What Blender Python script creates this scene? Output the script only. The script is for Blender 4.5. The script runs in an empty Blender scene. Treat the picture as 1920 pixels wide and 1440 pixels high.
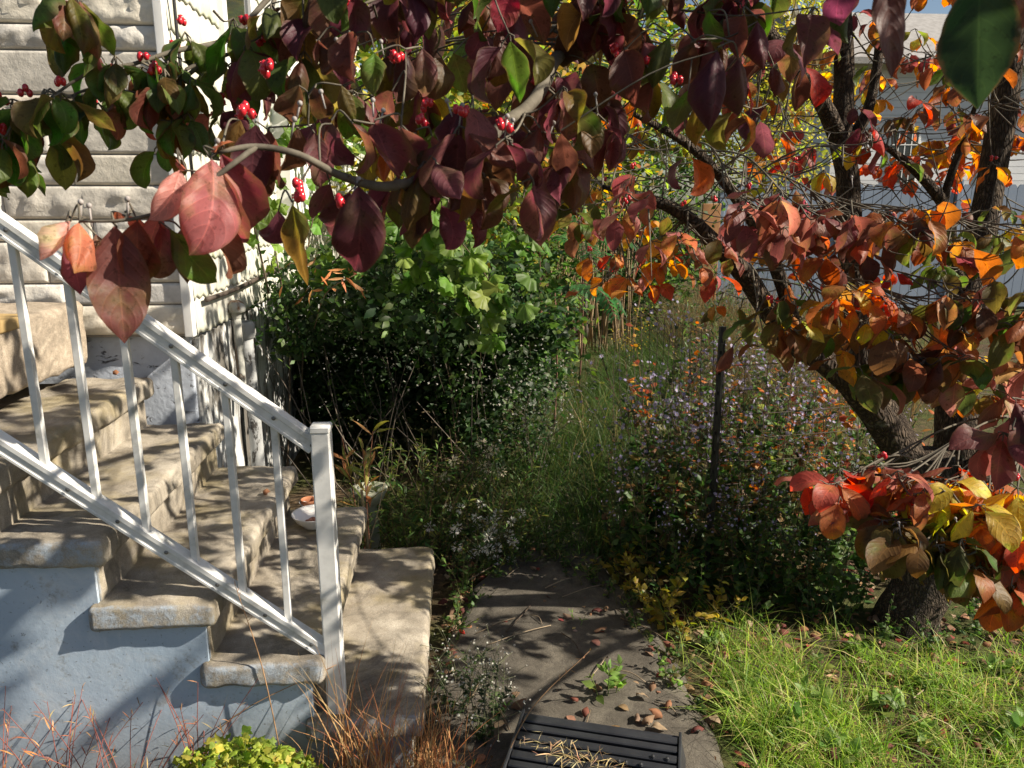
import bpy, math, random
import numpy as np
from mathutils import Vector, Matrix, noise
rng = np.random.default_rng(11); random.seed(11)
S_ = bpy.context.scene
COL = S_.collection
PI = math.pi
def N(v):
    v = np.asarray(v, float); return v / np.maximum(np.linalg.norm(v, axis=-1, keepdims=True), 1e-9)
# ------------------------------------------------------------------ camera model (also used to read positions off the photo)
F = 1442.; TH = math.radians(13.4); YAW = math.radians(4.2); EYE = 1.66
_f = np.array([math.sin(YAW)*math.cos(TH), math.cos(YAW)*math.cos(TH), -math.sin(TH)])
_r = np.array([math.cos(YAW), -math.sin(YAW), 0]); _u = np.cross(_r, _f); CAM = np.array([0, 0, EYE])
def ray(px, py): return _f + _r*(px-960)/F - _u*(py-720)/F
def at(px, py, Y): d = ray(px, py); return CAM + d*Y/d[1]
def atz(px, py, Z=0.): d = ray(px, py); return CAM + d*(Z-EYE)/d[2]
SUN = N(np.array([math.cos(math.radians(37))*math.cos(math.radians(14)), -math.cos(math.radians(37))*math.sin(math.radians(14)), math.sin(math.radians(37))]))
# ------------------------------------------------------------------ object helpers
def tag(o, label=None, cat=None, group=None, kind=None):
    for k, v in (('label', label), ('category', cat), ('group', group), ('kind', kind)):
        if v: o[k] = v
    return o
def thing(name, label, cat, loc=(0, 0, 0), group=None, rz=0):
    o = bpy.data.objects.new(name, None); COL.objects.link(o); o.empty_display_size = .05
    o.location = loc; o.rotation_euler = (0, 0, rz)
    return tag(o, label, cat, group)
def copy_tree(o, parent=None):
    c = o.copy(); COL.objects.link(c)
    if parent: c.parent = parent
    for ch in list(o.children): copy_tree(ch, c)
    return c
class MB:
    def __init__(s): s.v=[]; s.q=[]; s.t=[]; s.c=[]; s.uv=[]; s.n=0; s.qm=[]; s.tm=[]
    def add(s, v, q=None, t=None, c=(.5,.5,.5), uv=None, m=0):
        v = np.asarray(v, float).reshape(-1, 3); k = len(v)
        s.v.append(v)
        if q is not None and len(q): q = np.asarray(q, int).reshape(-1, 4); s.q.append(q+s.n); s.qm.append(np.full(len(q), m))
        if t is not None and len(t): t = np.asarray(t, int).reshape(-1, 3); s.t.append(t+s.n); s.tm.append(np.full(len(t), m))
        c = np.asarray(c, float)
        s.c.append(np.broadcast_to(c, (k, 3)) if c.ndim == 1 else c)
        s.uv.append(np.zeros((k, 2)) if uv is None else np.asarray(uv, float)); s.n += k
    def build(s, name, mats, parent=None, smooth=True, loc=None):
        V = np.concatenate(s.v) if s.v else np.zeros((0, 3))
        Q = np.concatenate(s.q) if s.q else np.zeros((0, 4), int); T = np.concatenate(s.t) if s.t else np.zeros((0, 3), int)
        if loc is not None: V = V - np.asarray(loc)
        me = bpy.data.meshes.new(name); me.vertices.add(len(V)); me.vertices.foreach_set('co', V.ravel())
        nl = Q.size+T.size; me.loops.add(nl); li = np.concatenate([Q.ravel(), T.ravel()]).astype(np.int32); me.loops.foreach_set('vertex_index', li)
        npoly = len(Q)+len(T); me.polygons.add(npoly)
        tot = np.concatenate([np.full(len(Q), 4), np.full(len(T), 3)]).astype(np.int32)
        me.polygons.foreach_set('loop_start', np.concatenate([[0], np.cumsum(tot)[:-1]]).astype(np.int32) if npoly else [])
        mi = np.concatenate((s.qm or [np.zeros(0)])+(s.tm or [np.zeros(0)])).astype(np.int32); me.polygons.foreach_set('material_index', mi)
        me.polygons.foreach_set('use_smooth', np.full(npoly, smooth))
        C = np.concatenate(s.c); a = me.color_attributes.new('Col', 'FLOAT_COLOR', 'POINT')
        a.data.foreach_set('color', np.concatenate([C, np.ones((len(C), 1))], 1).astype(np.float32).ravel())
        U = np.concatenate(s.uv); ul = me.uv_layers.new(name='UVMap'); ul.data.foreach_set('uv', U[li].astype(np.float32).ravel())
        me.update(calc_edges=True); me.validate()
        for m in (mats if isinstance(mats, (list, tuple)) else [mats]): me.materials.append(m)
        o = bpy.data.objects.new(name, me); COL.objects.link(o)
        if parent: o.parent = parent
        if loc is not None and not parent: o.location = loc
        return o
def box(mb, x0, x1, y0, y1, z0, z1, c=(.5,.5,.5), m=0, M=None, b=0.0):
    if b <= 0:
        v = np.array([[x, y, z] for z in (z0, z1) for y in (y0, y1) for x in (x0, x1)], float)
        q = [(0,2,3,1),(4,5,7,6),(0,1,5,4),(2,6,7,3),(0,4,6,2),(1,3,7,5)]; t = None
    else:   # chamfered box
        P = []; ax = [(x0, x1), (y0, y1), (z0, z1)]
        idx = {}
        for i in range(8):
            s = [(i >> k) & 1 for k in range(3)]
            for k in range(3):
                p = [ax[j][s[j]] + (0 if j == k else (b if s[j] == 0 else -b)) for j in range(3)]
                idx[(i, k)] = len(P); P.append(p)
        q = []; t = []
        ctr = np.array([(x0+x1)/2, (y0+y1)/2, (z0+z1)/2]); P = np.array(P)
        def addf(f):
            n = np.cross(P[f[1]]-P[f[0]], P[f[2]]-P[f[0]])
            if np.dot(n, P[list(f)].mean(0)-ctr) < 0: f = f[::-1]
            (q if len(f) == 4 else t).append(tuple(f))
        for k in range(3):
            a, d = [j for j in range(3) if j != k]
            for s in (0, 1):
                cs = [(s << k) | (p << a) | (r << d) for p, r in ((0,0),(1,0),(1,1),(0,1))]
                addf([idx[(i, k)] for i in cs])
        for k in range(3):
            a, d = [j for j in range(3) if j != k]
            for p in (0, 1):
                for r in (0, 1):
                    i0 = (p << a) | (r << d); i1 = i0 | (1 << k)
                    addf([idx[(i0, a)], idx[(i0, d)], idx[(i1, d)], idx[(i1, a)]])
        for i in range(8): addf([idx[(i, 0)], idx[(i, 1)], idx[(i, 2)]])
        v = P
    if M is not None: v = (np.asarray(M)[:3, :3] @ np.asarray(v).T).T + np.asarray(M)[:3, 3]
    mb.add(v, q, t, c, m=m)
def smoothline(p, n=6):
    p = np.asarray(p, float)
    if len(p) < 3 or n < 2: return p
    P = np.vstack([2*p[0]-p[1], p, 2*p[-1]-p[-2]]); out = []
    for i in range(1, len(P)-2):
        a, b, c, d = P[i-1:i+3]
        for t in np.linspace(0, 1, n, endpoint=False):
            out.append(.5*((2*b)+(-a+c)*t+(2*a-5*b+4*c-d)*t*t+(-a+3*b-3*c+d)*t**3))
    out.append(p[-1]); return np.array(out)
def tube(mb, pts, rads, sides=6, c=(.2,.15,.1), m=0, n=1, rough=0., cap=True):
    p4 = np.column_stack([np.asarray(pts, float), np.broadcast_to(rads, len(pts))])
    p4 = smoothline(p4, n); P = p4[:, :3]; R = np.maximum(p4[:, 3], 1e-4)
    T = N(np.gradient(P, axis=0)); ref = np.array([0, 0, 1.]) if abs(T[0][2]) < .9 else np.array([1., 0, 0])
    A = np.zeros_like(P); a = N(np.cross(T[0], ref))
    for i in range(len(P)):
        a = N(a - T[i]*np.dot(a, T[i])); A[i] = a
    B = np.cross(T, A); th = np.linspace(0, 2*PI, sides, endpoint=False)
    rr = np.ones((len(P), sides))
    if rough:
        L = np.cumsum(np.r_[0, np.linalg.norm(np.diff(P, axis=0), axis=1)])
        o = random.random()*50
        for i in range(len(P)):
            for j in range(sides):
                rr[i, j] += rough*(noise.noise((math.cos(th[j])*1.4+o, math.sin(th[j])*1.4, L[i]*5))+.5*noise.noise((math.cos(th[j])*4+o, math.sin(th[j])*4, L[i]*14)))
    V = P[:, None]+(R[:, None]*rr)[..., None]*(A[:, None]*np.cos(th)[None, :, None]+B[:, None]*np.sin(th)[None, :, None])
    L = np.cumsum(np.r_[0, np.linalg.norm(np.diff(P, axis=0), axis=1)])
    uv = np.stack(np.broadcast_arrays((th/(2*PI))[None], L[:, None]), -1).reshape(-1, 2)
    q = []
    i, j = np.meshgrid(np.arange(len(P)-1), np.arange(sides), indexing='ij'); j2 = (j+1) % sides
    q = np.stack([i*sides+j, i*sides+j2, (i+1)*sides+j2, (i+1)*sides+j], -1).reshape(-1, 4)
    t = []
    V = V.reshape(-1, 3)
    if cap:
        k = len(V); V = np.vstack([V, P[0], P[-1]]); uv = np.vstack([uv, [0, 0], [0, 0]])
        for j in range(sides): t.append((k, (j+1) % sides, j)); b = (len(P)-1)*sides; t.append((k+1, b+j, b+(j+1) % sides))
    mb.add(V, q, t, c, uv, m)
def sph(mb, p, r, c, ns=7, nr=5, sc=(1,1,1), m=0):
    v = []; q = []
    for i in range(nr+1):
        a = PI*i/nr
        for j in range(ns):
            b = 2*PI*j/ns; v.append((p[0]+r*sc[0]*math.sin(a)*math.cos(b), p[1]+r*sc[1]*math.sin(a)*math.sin(b), p[2]+r*sc[2]*math.cos(a)))
    for i in range(nr):
        for j in range(ns): q.append((i*ns+j, (i+1)*ns+j, (i+1)*ns+(j+1) % ns, i*ns+(j+1) % ns))
    mb.add(v, q, None, c, m=m)
def lathe(mb, prof, p=(0,0,0), ns=24, c=(.5,.5,.5), m=0):
    v = []; q = []
    for r, z in prof:
        for j in range(ns): a = 2*PI*j/ns; v.append((p[0]+r*math.cos(a), p[1]+r*math.sin(a), p[2]+z))
    for i in range(len(prof)-1):
        for j in range(ns): q.append((i*ns+j, i*ns+(j+1) % ns, (i+1)*ns+(j+1) % ns, (i+1)*ns+j))
    mb.add(v, q, None, c, m=m)
# ------------------------------------------------------------------ materials
def mat(name):
    m = bpy.data.materials.new(name); m.use_nodes = True; nt = m.node_tree; nt.nodes.clear()
    return m, nt
def nd(nt, t, **k):
    n = nt.nodes.new(t)
    for a, b in k.items():
        if a.startswith('i_'):
            n.inputs[a[2:].replace('_', ' ')].default_value = b
        else: setattr(n, a, b)
    return n
def ln(nt, a, b): nt.links.new(a, b)
def mixc(nt, fac, a, b, blend='MIX'):
    n = nt.nodes.new('ShaderNodeMix'); n.data_type = 'RGBA'; n.blend_type = blend
    for s, x in ((n.inputs[0], fac), (n.inputs[6], a), (n.inputs[7], b)):
        if hasattr(x, 'links'): ln(nt, x, s)
        else: s.default_value = x if not isinstance(x, (tuple, list)) else (*x, 1)[:4]
    return n.outputs[2]
def ramp(nt, fac, stops):
    n = nt.nodes.new('ShaderNodeValToRGB'); ln(nt, fac, n.inputs[0]); e = n.color_ramp.elements
    while len(e) < len(stops): e.new(.5)
    for x, (p, c) in zip(e, stops): x.position = p; x.color = (*c, 1) if isinstance(c, (tuple, list)) else (c, c, c, 1)
    return n.outputs[0]
def noi(nt, vec, scale, detail=4, rough=.55, dist=0.):
    n = nd(nt, 'ShaderNodeTexNoise'); n.inputs['Scale'].default_value = scale; n.inputs['Detail'].default_value = detail
    n.inputs['Roughness'].default_value = rough; n.inputs['Distortion'].default_value = dist
    if vec: ln(nt, vec, n.inputs['Vector'])
    return n.outputs[0]
def mth(nt, op, a, b=None, c=None):
    n = nd(nt, 'ShaderNodeMath', operation=op)
    for i, x in enumerate((a, b, c)):
        if x is None: continue
        if hasattr(x, 'links'): ln(nt, x, n.inputs[i])
        else: n.inputs[i].default_value = x
    return n.outputs[0]
def finish(nt, base, rough=.7, bump=None, bstr=.3, bdist=.01, spec=.4, metal=0.):
    p = nd(nt, 'ShaderNodeBsdfPrincipled'); o = nd(nt, 'ShaderNodeOutputMaterial')
    for s, x in ((p.inputs['Base Color'], base), (p.inputs['Roughness'], rough)):
        if hasattr(x, 'links'): ln(nt, x, s)
        else: s.default_value = x if not isinstance(x, (tuple, list)) else (*x, 1)[:4]
    p.inputs['Specular IOR Level'].default_value = spec; p.inputs['Metallic'].default_value = metal
    if bump is not None:
        b = nd(nt, 'ShaderNodeBump'); b.inputs['Strength'].default_value = bstr; b.inputs['Distance'].default_value = bdist
        ln(nt, bump, b.inputs['Height']); ln(nt, b.outputs[0], p.inputs['Normal'])
    ln(nt, p.outputs[0], o.inputs[0]); return p
def coords(nt): return nd(nt, 'ShaderNodeNewGeometry').outputs['Position']
def simple(name, stops, scale=8, rough=.7, bscale=60, bstr=.25, bdist=.004, spec=.35, attr=False, metal=0.):
    m, nt = mat(name); p = coords(nt); n = noi(nt, p, scale, 6, .62)
    base = ramp(nt, n, stops)
    if attr:
        a = nd(nt, 'ShaderNodeAttribute', attribute_name='Col'); base = mixc(nt, 1., a.outputs[0], base, 'MULTIPLY')
    finish(nt, base, rough, noi(nt, p, bscale, 6, .65), bstr, bdist, spec, metal); return m
def leafmat(name, trans=.45, rough=.5, vein=0., blotch=.5, bscale=30., tval=1.9, tsat=1.12, spec=.35, wrinkle=0.):
    m, nt = mat(name); a = nd(nt, 'ShaderNodeAttribute', attribute_name='Col').outputs[0]; p = coords(nt)
    n = noi(nt, p, bscale, 5, .6)
    k = ramp(nt, n, [(.25, 1-blotch), (.75, 1+blotch)])
    base = mixc(nt, 1., a, k, 'MULTIPLY')
    h = None
    if vein > 0:
        uv = nd(nt, 'ShaderNodeUVMap'); sx = nd(nt, 'ShaderNodeSeparateXYZ'); ln(nt, uv.outputs[0], sx.inputs[0])
        au = mth(nt, 'ABSOLUTE', mth(nt, 'SUBTRACT', sx.outputs[0], .5))
        t = mth(nt, 'SUBTRACT', sx.outputs[1], mth(nt, 'MULTIPLY', mth(nt, 'POWER', au, 1.4), .85))
        f = mth(nt, 'ABSOLUTE', mth(nt, 'SUBTRACT', mth(nt, 'FRACT', mth(nt, 'MULTIPLY', t, 7.)), .5))
        side = mth(nt, 'LESS_THAN', f, .05); mid = mth(nt, 'LESS_THAN', au, .016)
        v = mth(nt, 'MAXIMUM', mid, mth(nt, 'MULTIPLY', side, .5))
        base = mixc(nt, mth(nt, 'MULTIPLY', v, vein), base, mixc(nt, 1., base, (1.7, 1.6, 1.5), 'MULTIPLY'))
        h = mth(nt, 'SUBTRACT', mth(nt, 'MULTIPLY', noi(nt, p, 140, 3), .5), mth(nt, 'SMOOTH_MIN', f, .25, .1))
        n2 = noi(nt, p, bscale*4, 4, .7)
        base = mixc(nt, ramp(nt, n2, [(.55, 0.), (.68, .75)]), base, mixc(nt, 1., base, (.30, .25, .22), 'MULTIPLY'))
        base = mixc(nt, ramp(nt, noi(nt, p, 13, 4, .6), [(.52, 0.), (.66, .6)]), base, mixc(nt, 1., base, (.7, 1.75, .7), 'MULTIPLY'))
        base = mixc(nt, mth(nt, 'MULTIPLY', ramp(nt, mth(nt, 'ADD', au, mth(nt, 'MULTIPLY', n2, .16)), [(.50, 0.), (.58, 1.)]), .6), base, (.13, .07, .035))
    hs = nd(nt, 'ShaderNodeHueSaturation'); hs.inputs['Saturation'].default_value = tsat; hs.inputs['Value'].default_value = tval; ln(nt, base, hs.inputs['Color'])
    pb = nd(nt, 'ShaderNodeBsdfPrincipled'); ln(nt, base, pb.inputs['Base Color']); pb.inputs['Roughness'].default_value = rough; pb.inputs['Specular IOR Level'].default_value = spec
    if h is not None:
        b = nd(nt, 'ShaderNodeBump'); b.inputs['Strength'].default_value = .5; b.inputs['Distance'].default_value = .0025; ln(nt, h, b.inputs['Height']); ln(nt, b.outputs[0], pb.inputs['Normal'])
    tb = nd(nt, 'ShaderNodeBsdfTranslucent'); ln(nt, hs.outputs[0], tb.inputs[0])
    mx = nd(nt, 'ShaderNodeMixShader'); mx.inputs[0].default_value = trans; ln(nt, pb.outputs[0], mx.inputs[1]); ln(nt, tb.outputs[0], mx.inputs[2])
    o = nd(nt, 'ShaderNodeOutputMaterial'); ln(nt, mx.outputs[0], o.inputs[0]); return m
M = {}
M['dogleaf'] = leafmat('dogwood_leaf', .48, .5, .6, .35, 26., 2.2, 1.12, .32)
M['leaf'] = leafmat('small_leaf', .42, .5, 0., .3, 18., 1.9, 1.1)
M['farleaf'] = leafmat('far_leaf', .5, .6, 0., .3, 6., 1.9, 1.1)
M['grass'] = leafmat('grass_blade', .4, .5, 0., .25, 5., 1.7, 1.1)
M['petal'] = leafmat('petal', .35, .6, 0., .1, 40., 1.1, 1.)
M['dry'] = leafmat('dry_leaf', .2, .75, 0., .4, 40., 1.4, 1.1, .2)
M['stem'] = simple('stem', [(.3, (.7,.7,.7)), (.7, (1.2,1.2,1.2))], 30, .7, 90, .2, .002, .2, attr=True)
def m_bark():
    m, nt = mat('bark'); p = coords(nt)
    mp = nd(nt, 'ShaderNodeMapping'); mp.inputs['Scale'].default_value = (1, 1, .4); ln(nt, p, mp.inputs[0])
    n0 = noi(nt, p, 14, 3); add = nd(nt, 'ShaderNodeVectorMath', operation='ADD'); ln(nt, mp.outputs[0], add.inputs[0])
    sc = nd(nt, 'ShaderNodeVectorMath', operation='SCALE'); ln(nt, nd(nt, 'ShaderNodeTexNoise', i_Scale=18.).outputs[1], sc.inputs[0]); sc.inputs[3].default_value = .045; ln(nt, sc.outputs[0], add.inputs[1])
    v = nd(nt, 'ShaderNodeTexVoronoi', feature='DISTANCE_TO_EDGE'); v.inputs['Scale'].default_value = 62; ln(nt, add.outputs[0], v.inputs[0])
    h = ramp(nt, v.outputs[0], [(0., 0.), (.3, 1.)])
    base = mixc(nt, h, (.03,.023,.018), ramp(nt, noi(nt, p, 30, 6, .65), [(.3, (.05,.036,.026)), (.55, (.11,.083,.06)), (.8, (.19,.155,.115))]))
    base = mixc(nt, ramp(nt, noi(nt, p, 5, 5, .7), [(.62, 0.), (.72, .7)]), base, (.30,.31,.25))
    hh = mth(nt, 'ADD', h, mth(nt, 'MULTIPLY', noi(nt, p, 50, 4), .6)); finish(nt, base, .9, hh, .8, .012, .15); return m
M['bark'] = m_bark()
M['twig'] = simple('twig_bark', [(.3, (.055,.045,.035)), (.7, (.19,.17,.13))], 25, .8, 120, .3, .002, .2)
def m_conc(name, c1, c2, c3, scale=5., dirt=.6, bd=.004, moss=0., spk=.5, paint=False):
    m, nt = mat(name); p = coords(nt)
    base = ramp(nt, noi(nt, p, scale, 7, .65), [(.3, c1), (.52, c2), (.72, c3)])
    sp = noi(nt, p, 420, 4, .85); base = mixc(nt, spk, base, mixc(nt, 1., base, ramp(nt, sp, [(.35, .35), (.65, 1.5)]), 'MULTIPLY'))
    base = mixc(nt, mth(nt, 'MULTIPLY', ramp(nt, noi(nt, p, 3.1, 9, .78, .8), [(.5, 0.), (.64, 1.)]), dirt), base, (.05,.045,.038))
    if moss: base = mixc(nt, mth(nt, 'MULTIPLY', ramp(nt, noi(nt, p, 3.7, 5, .6), [(.48, 0.), (.62, 1.)]), moss), base, (.34,.27,.10))
    if paint:
        sn = nd(nt, 'ShaderNodeSeparateXYZ'); ln(nt, nd(nt, 'ShaderNodeNewGeometry').outputs['True Normal'], sn.inputs[0])
        k = mth(nt, 'MULTIPLY', ramp(nt, mth(nt, 'MULTIPLY', sn.outputs[1], -1.), [(.45, 0.), (.8, 1.)]), ramp(nt, noi(nt, p, 26, 8, .75), [(.40, .9), (.56, .1)]))
        base = mixc(nt, k, base, (.40,.46,.53))
    hh = mth(nt, 'ADD', noi(nt, p, 70, 9, .8), mth(nt, 'MULTIPLY', noi(nt, p, 9, 3), 1.2)); finish(nt, base, .9, hh, .6, bd, .2); return m
M['concrete'] = m_conc('worn_concrete', (.19,.165,.13), (.35,.31,.25), (.52,.47,.39), 6.5, .62, .008, .35, .6, True)
M['pathconc'] = m_conc('gritty_path', (.062,.055,.045), (.11,.098,.08), (.19,.17,.135), 8, .65, .008, 0., .85)
M['aggregate'] = m_conc('aggregate_concrete', (.3,.25,.19), (.42,.35,.27), (.55,.47,.37), 30, .35, .01, 0., .95)
def m_blue():
    m, nt = mat('pale_blue_paint'); p = coords(nt)
    base = ramp(nt, noi(nt, p, 3., 6, .6), [(.3, (.33,.43,.55)), (.6, (.45,.54,.64)), (.75, (.55,.61,.69))])
    z = nd(nt, 'ShaderNodeSeparateXYZ'); ln(nt, p, z.inputs[0])
    d = mth(nt, 'MULTIPLY', ramp(nt, noi(nt, p, 12, 7, .75), [(.56, 0.), (.66, 1.)]), .65); base = mixc(nt, d, base, (.2,.2,.18))
    sp = ramp(nt, noi(nt, p, 70, 4, .7), [(.62, 0.), (.68, .8)]); base = mixc(nt, sp, base, (.12,.12,.12))
    base = mixc(nt, ramp(nt, noi(nt, p, 5, 8, .75, .5), [(.52, 0.), (.66, .5)]), base, (.62,.66,.70))
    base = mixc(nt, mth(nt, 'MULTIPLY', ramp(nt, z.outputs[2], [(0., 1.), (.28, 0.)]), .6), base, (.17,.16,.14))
    finish(nt, base, .75, noi(nt, p, 30, 6, .6), .35, .004, .3); return m
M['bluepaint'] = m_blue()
def m_peel(name, paint, under, lo, hi, sc, st=(1,1,.35)):
    m, nt = mat(name); p = coords(nt); mp = nd(nt, 'ShaderNodeMapping'); mp.inputs['Scale'].default_value = st; ln(nt, p, mp.inputs[0])
    n = noi(nt, mp.outputs[0], sc, 7, .72, .6); f = ramp(nt, n, [(lo, 0.), (hi, 1.)])
    pc = mixc(nt, 1., paint, ramp(nt, noi(nt, p, 6, 5), [(.3, .75), (.7, 1.1)]), 'MULTIPLY')
    finish(nt, mixc(nt, f, pc, under), .8, mth(nt, 'SUBTRACT', noi(nt, p, 50, 5), f), .7, .004, .25); return m
M['foundation'] = m_peel('peeling_blue_paint', (.50,.55,.63), (.10,.10,.11), .57, .62, 11, (1, 1, 2.2))
M['sidefound'] = m_peel('peeling_white_paint', (.62,.63,.62), (.14,.13,.115), .44, .56, 9)
M['rust'] = m_peel('rusty_pipe_paint', (.42,.42,.38), (.22,.11,.05), .5, .6, 14)
M['greypipe'] = m_peel('flaked_grey_pipe_paint', (.38,.39,.39), (.06,.055,.05), .56, .6, 16)
def m_stone():
    m, nt = mat('split_stone'); p = coords(nt); a = nd(nt, 'ShaderNodeAttribute', attribute_name='Col').outputs[0]
    base = mixc(nt, 1., a, ramp(nt, noi(nt, p, 12, 6, .65), [(.3, .72), (.7, 1.16)]), 'MULTIPLY')
    base = mixc(nt, ramp(nt, noi(nt, p, 3, 7, .75), [(.6, 0.), (.75, .45)]), base, (.2,.18,.15))
    finish(nt, base, .85, noi(nt, p, 38, 8, .68), .5, .008, .25); return m
M['stone'] = m_stone()
M['mortar'] = simple('mortar', [(.3, (.18,.165,.15)), (.7, (.30,.28,.25))], 20, .9)
def m_siding():
    m, nt = mat('cement_shingle'); p = coords(nt); a = nd(nt, 'ShaderNodeAttribute', attribute_name='Col').outputs[0]
    g = nd(nt, 'ShaderNodeSeparateColor'); ln(nt, a, g.inputs[0])
    mp = nd(nt, 'ShaderNodeMapping'); mp.inputs['Scale'].default_value = (1, 30, 1.5); ln(nt, p, mp.inputs[0])
    base = mixc(nt, .5, (.62,.60,.53), ramp(nt, noi(nt, mp.outputs[0], 4, 4), [(.3, (.42,.41,.34)), (.7, (.74,.73,.67))]))
    al = mth(nt, 'MULTIPLY', ramp(nt, noi(nt, p, 6, 5, .7), [(.35, .1), (.7, 1.)]), g.outputs[0])
    base = mixc(nt, al, base, (.25,.30,.12)); finish(nt, base, .7, noi(nt, mp.outputs[0], 8, 4), .3, .003, .3); return m
M['siding'] = m_siding()
M['rail'] = simple('chalky_white_aluminium', [(.28, (.42,.42,.38)), (.42, (.66,.66,.64)), (.55, (.76,.76,.74)), (.8, (.80,.80,.78))], 14, .5, 40, .1, .002, .45)
M['screw'] = simple('dull_steel', [(.3, (.12,.12,.12)), (.7, (.25,.25,.25))], 40, .45, metal=.7)
M['white'] = simple('white_trim_paint', [(.3, (.74,.74,.72)), (.7, (.83,.83,.81))], 5, .55, 40, .1)
M['black'] = simple('black_cable', [(.3, (.012,.012,.012)), (.7, (.03,.03,.03))], 20, .5)
M['gap'] = simple('painted_gap_shade', [(.3, (.012,.011,.010)), (.7, (.02,.02,.018))], 9, .95)
M['rubber'] = simple('black_plastic', [(.3, (.014,.015,.018)), (.7, (.03,.032,.036))], 12, .42, 160, .25, .002, .5)
M['china'] = simple('white_glazed_china', [(.3, (.74,.72,.68)), (.7, (.82,.80,.77))], 8, .22, 20, .05, .001, .5)
M['terracotta'] = simple('terracotta', [(.3, (.36,.14,.07)), (.7, (.50,.21,.11))], 15, .85)
M['basin'] = simple('mossy_stone', [(.3, (.26,.28,.19)), (.7, (.45,.45,.36))], 12, .9, 60, .5)
M['food'] = simple('dried_food', [(.3, (.22,.08,.05)), (.7, (.42,.2,.15))], 60, .8, 90, .8, .006)
M['crumb'] = simple('bread_crumb', [(.3, (.66,.58,.48)), (.7, (.76,.7,.6))], 60, .9)
M['glass'] = simple('dark_window_glass', [(.3, (.015,.018,.02)), (.7, (.03,.035,.04))], 2, .08, 5, .02, .001, .6)
M['postblack'] = simple('black_painted_steel', [(.3, (.01,.01,.011)), (.7, (.028,.028,.03))], 14, .5)
M['wire'] = simple('rusty_wire', [(.3, (.05,.04,.033)), (.7, (.13,.10,.08))], 30, .7, metal=.3)
M['picket'] = simple('blue_grey_vinyl', [(.3, (.17,.215,.29)), (.7, (.22,.265,.34))], 2, .5, 30, .05, .001, .4, attr=True)
M['berry'] = simple('red_berry', [(.3, (.42,.012,.025)), (.7, (.60,.03,.04))], 40, .22, 60, .05, .001, .6)
M['bud'] = simple('grey_bud', [(.3, (.24,.22,.21)), (.7, (.38,.35,.33))], 60, .7)
M['wallwhite'] = simple('white_siding_far', [(.3, (.62,.63,.65)), (.7, (.72,.73,.75))], 1.2, .7, attr=True)
M['bluewall'] = simple('blue_siding_far', [(.3, (.25,.33,.45)), (.7, (.3,.38,.5))], 1.2, .7)
M['roof'] = simple('grey_shingle_roof', [(.3, (.22,.21,.20)), (.7, (.33,.32,.31))], 6, .9, 30, .5, .02)
M['tanwood'] = simple('orange_stained_board', [(.3, (.32,.15,.06)), (.7, (.44,.23,.10))], 6, .7)
def m_ground():
    m, nt = mat('leaf_litter_soil'); p = coords(nt)
    base = ramp(nt, noi(nt, p, 22, 8, .7), [(.3, (.035,.026,.018)), (.5, (.085,.062,.04)), (.66, (.16,.11,.065)), (.8, (.26,.17,.09))])
    g = ramp(nt, noi(nt, p, 1.7, 5, .6), [(.42, 0.), (.62, .7)]); base = mixc(nt, g, base, ramp(nt, noi(nt, p, 40, 5), [(.3, (.03,.05,.012)), (.7, (.10,.14,.035))]))
    finish(nt, base, .95, noi(nt, p, 55, 8, .75), .8, .02, .1); return m
M['ground'] = m_ground()
# ------------------------------------------------------------------ leaf templates (unit length along +y, z = upper side)
def grid_leaf(nu, nv, prof, fold=.15, bend=.4, edge=.0, wav=.0, twist=0., seed=0, asym=0.):
    vv = np.linspace(0, 1, nv+1); uu = np.linspace(-1, 1, nu+1)
    w = np.interp(vv, [p[0] for p in prof], [p[1] for p in prof])
    r = np.random.default_rng(seed); ph = r.uniform(0, 6, 4)
    V = []; UV = []
    # spine: bends downwards
    ang = -bend*vv*vv*1.4+.15*bend
    dy = np.cos(ang); dz = np.sin(ang); ys = np.r_[0, np.cumsum((dy[1:]+dy[:-1])/2/nv)]; zs = np.r_[0, np.cumsum((dz[1:]+dz[:-1])/2/nv)]
    for i, v in enumerate(vv):
        tw = twist*v
        for u in uu:
            x = u*w[i]*(1+asym*u); a = abs(u)
            z = fold*a*w[i] - edge*w[i]*a**3 + wav*w[i]*math.sin(v*8+ph[0]+(2 if u > 0 else 0))*a*a + .05*w[i]*math.sin(v*23+ph[1])*a
            x *= (1-.25*abs(edge)*a*a)
            x2 = x*math.cos(tw)-z*math.sin(tw); z2 = x*math.sin(tw)+z*math.cos(tw)
            V.append((x2, ys[i]-z2*math.sin(ang[i]), zs[i]+z2*math.cos(ang[i]))); UV.append((u*.5+.5, v))
    k = nu+1; Q = [(i*k+j, i*k+j+1, (i+1)*k+j+1, (i+1)*k+j) for i in range(nv) for j in range(nu)]
    return np.array(V), np.array(Q), np.array(UV)
P_DOG = [(0,.012),(.04,.05),(.1,.115),(.2,.20),(.33,.268),(.48,.295),(.62,.28),(.75,.225),(.85,.15),(.92,.08),(.965,.03),(1,.002)]
P_OV = [(0,.02),(.1,.14),(.3,.26),(.5,.27),(.7,.19),(.9,.06),(1,.003)]
P_LAN = [(0,.01),(.1,.05),(.35,.1),(.6,.085),(.85,.03),(1,.002)]
P_NAR = [(0,.012),(.2,.035),(.5,.045),(.8,.025),(1,.002)]
P_HEART = [(0,.1),(.04,.25),(.12,.36),(.25,.40),(.45,.34),(.65,.23),(.85,.09),(1,.003)]
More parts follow.
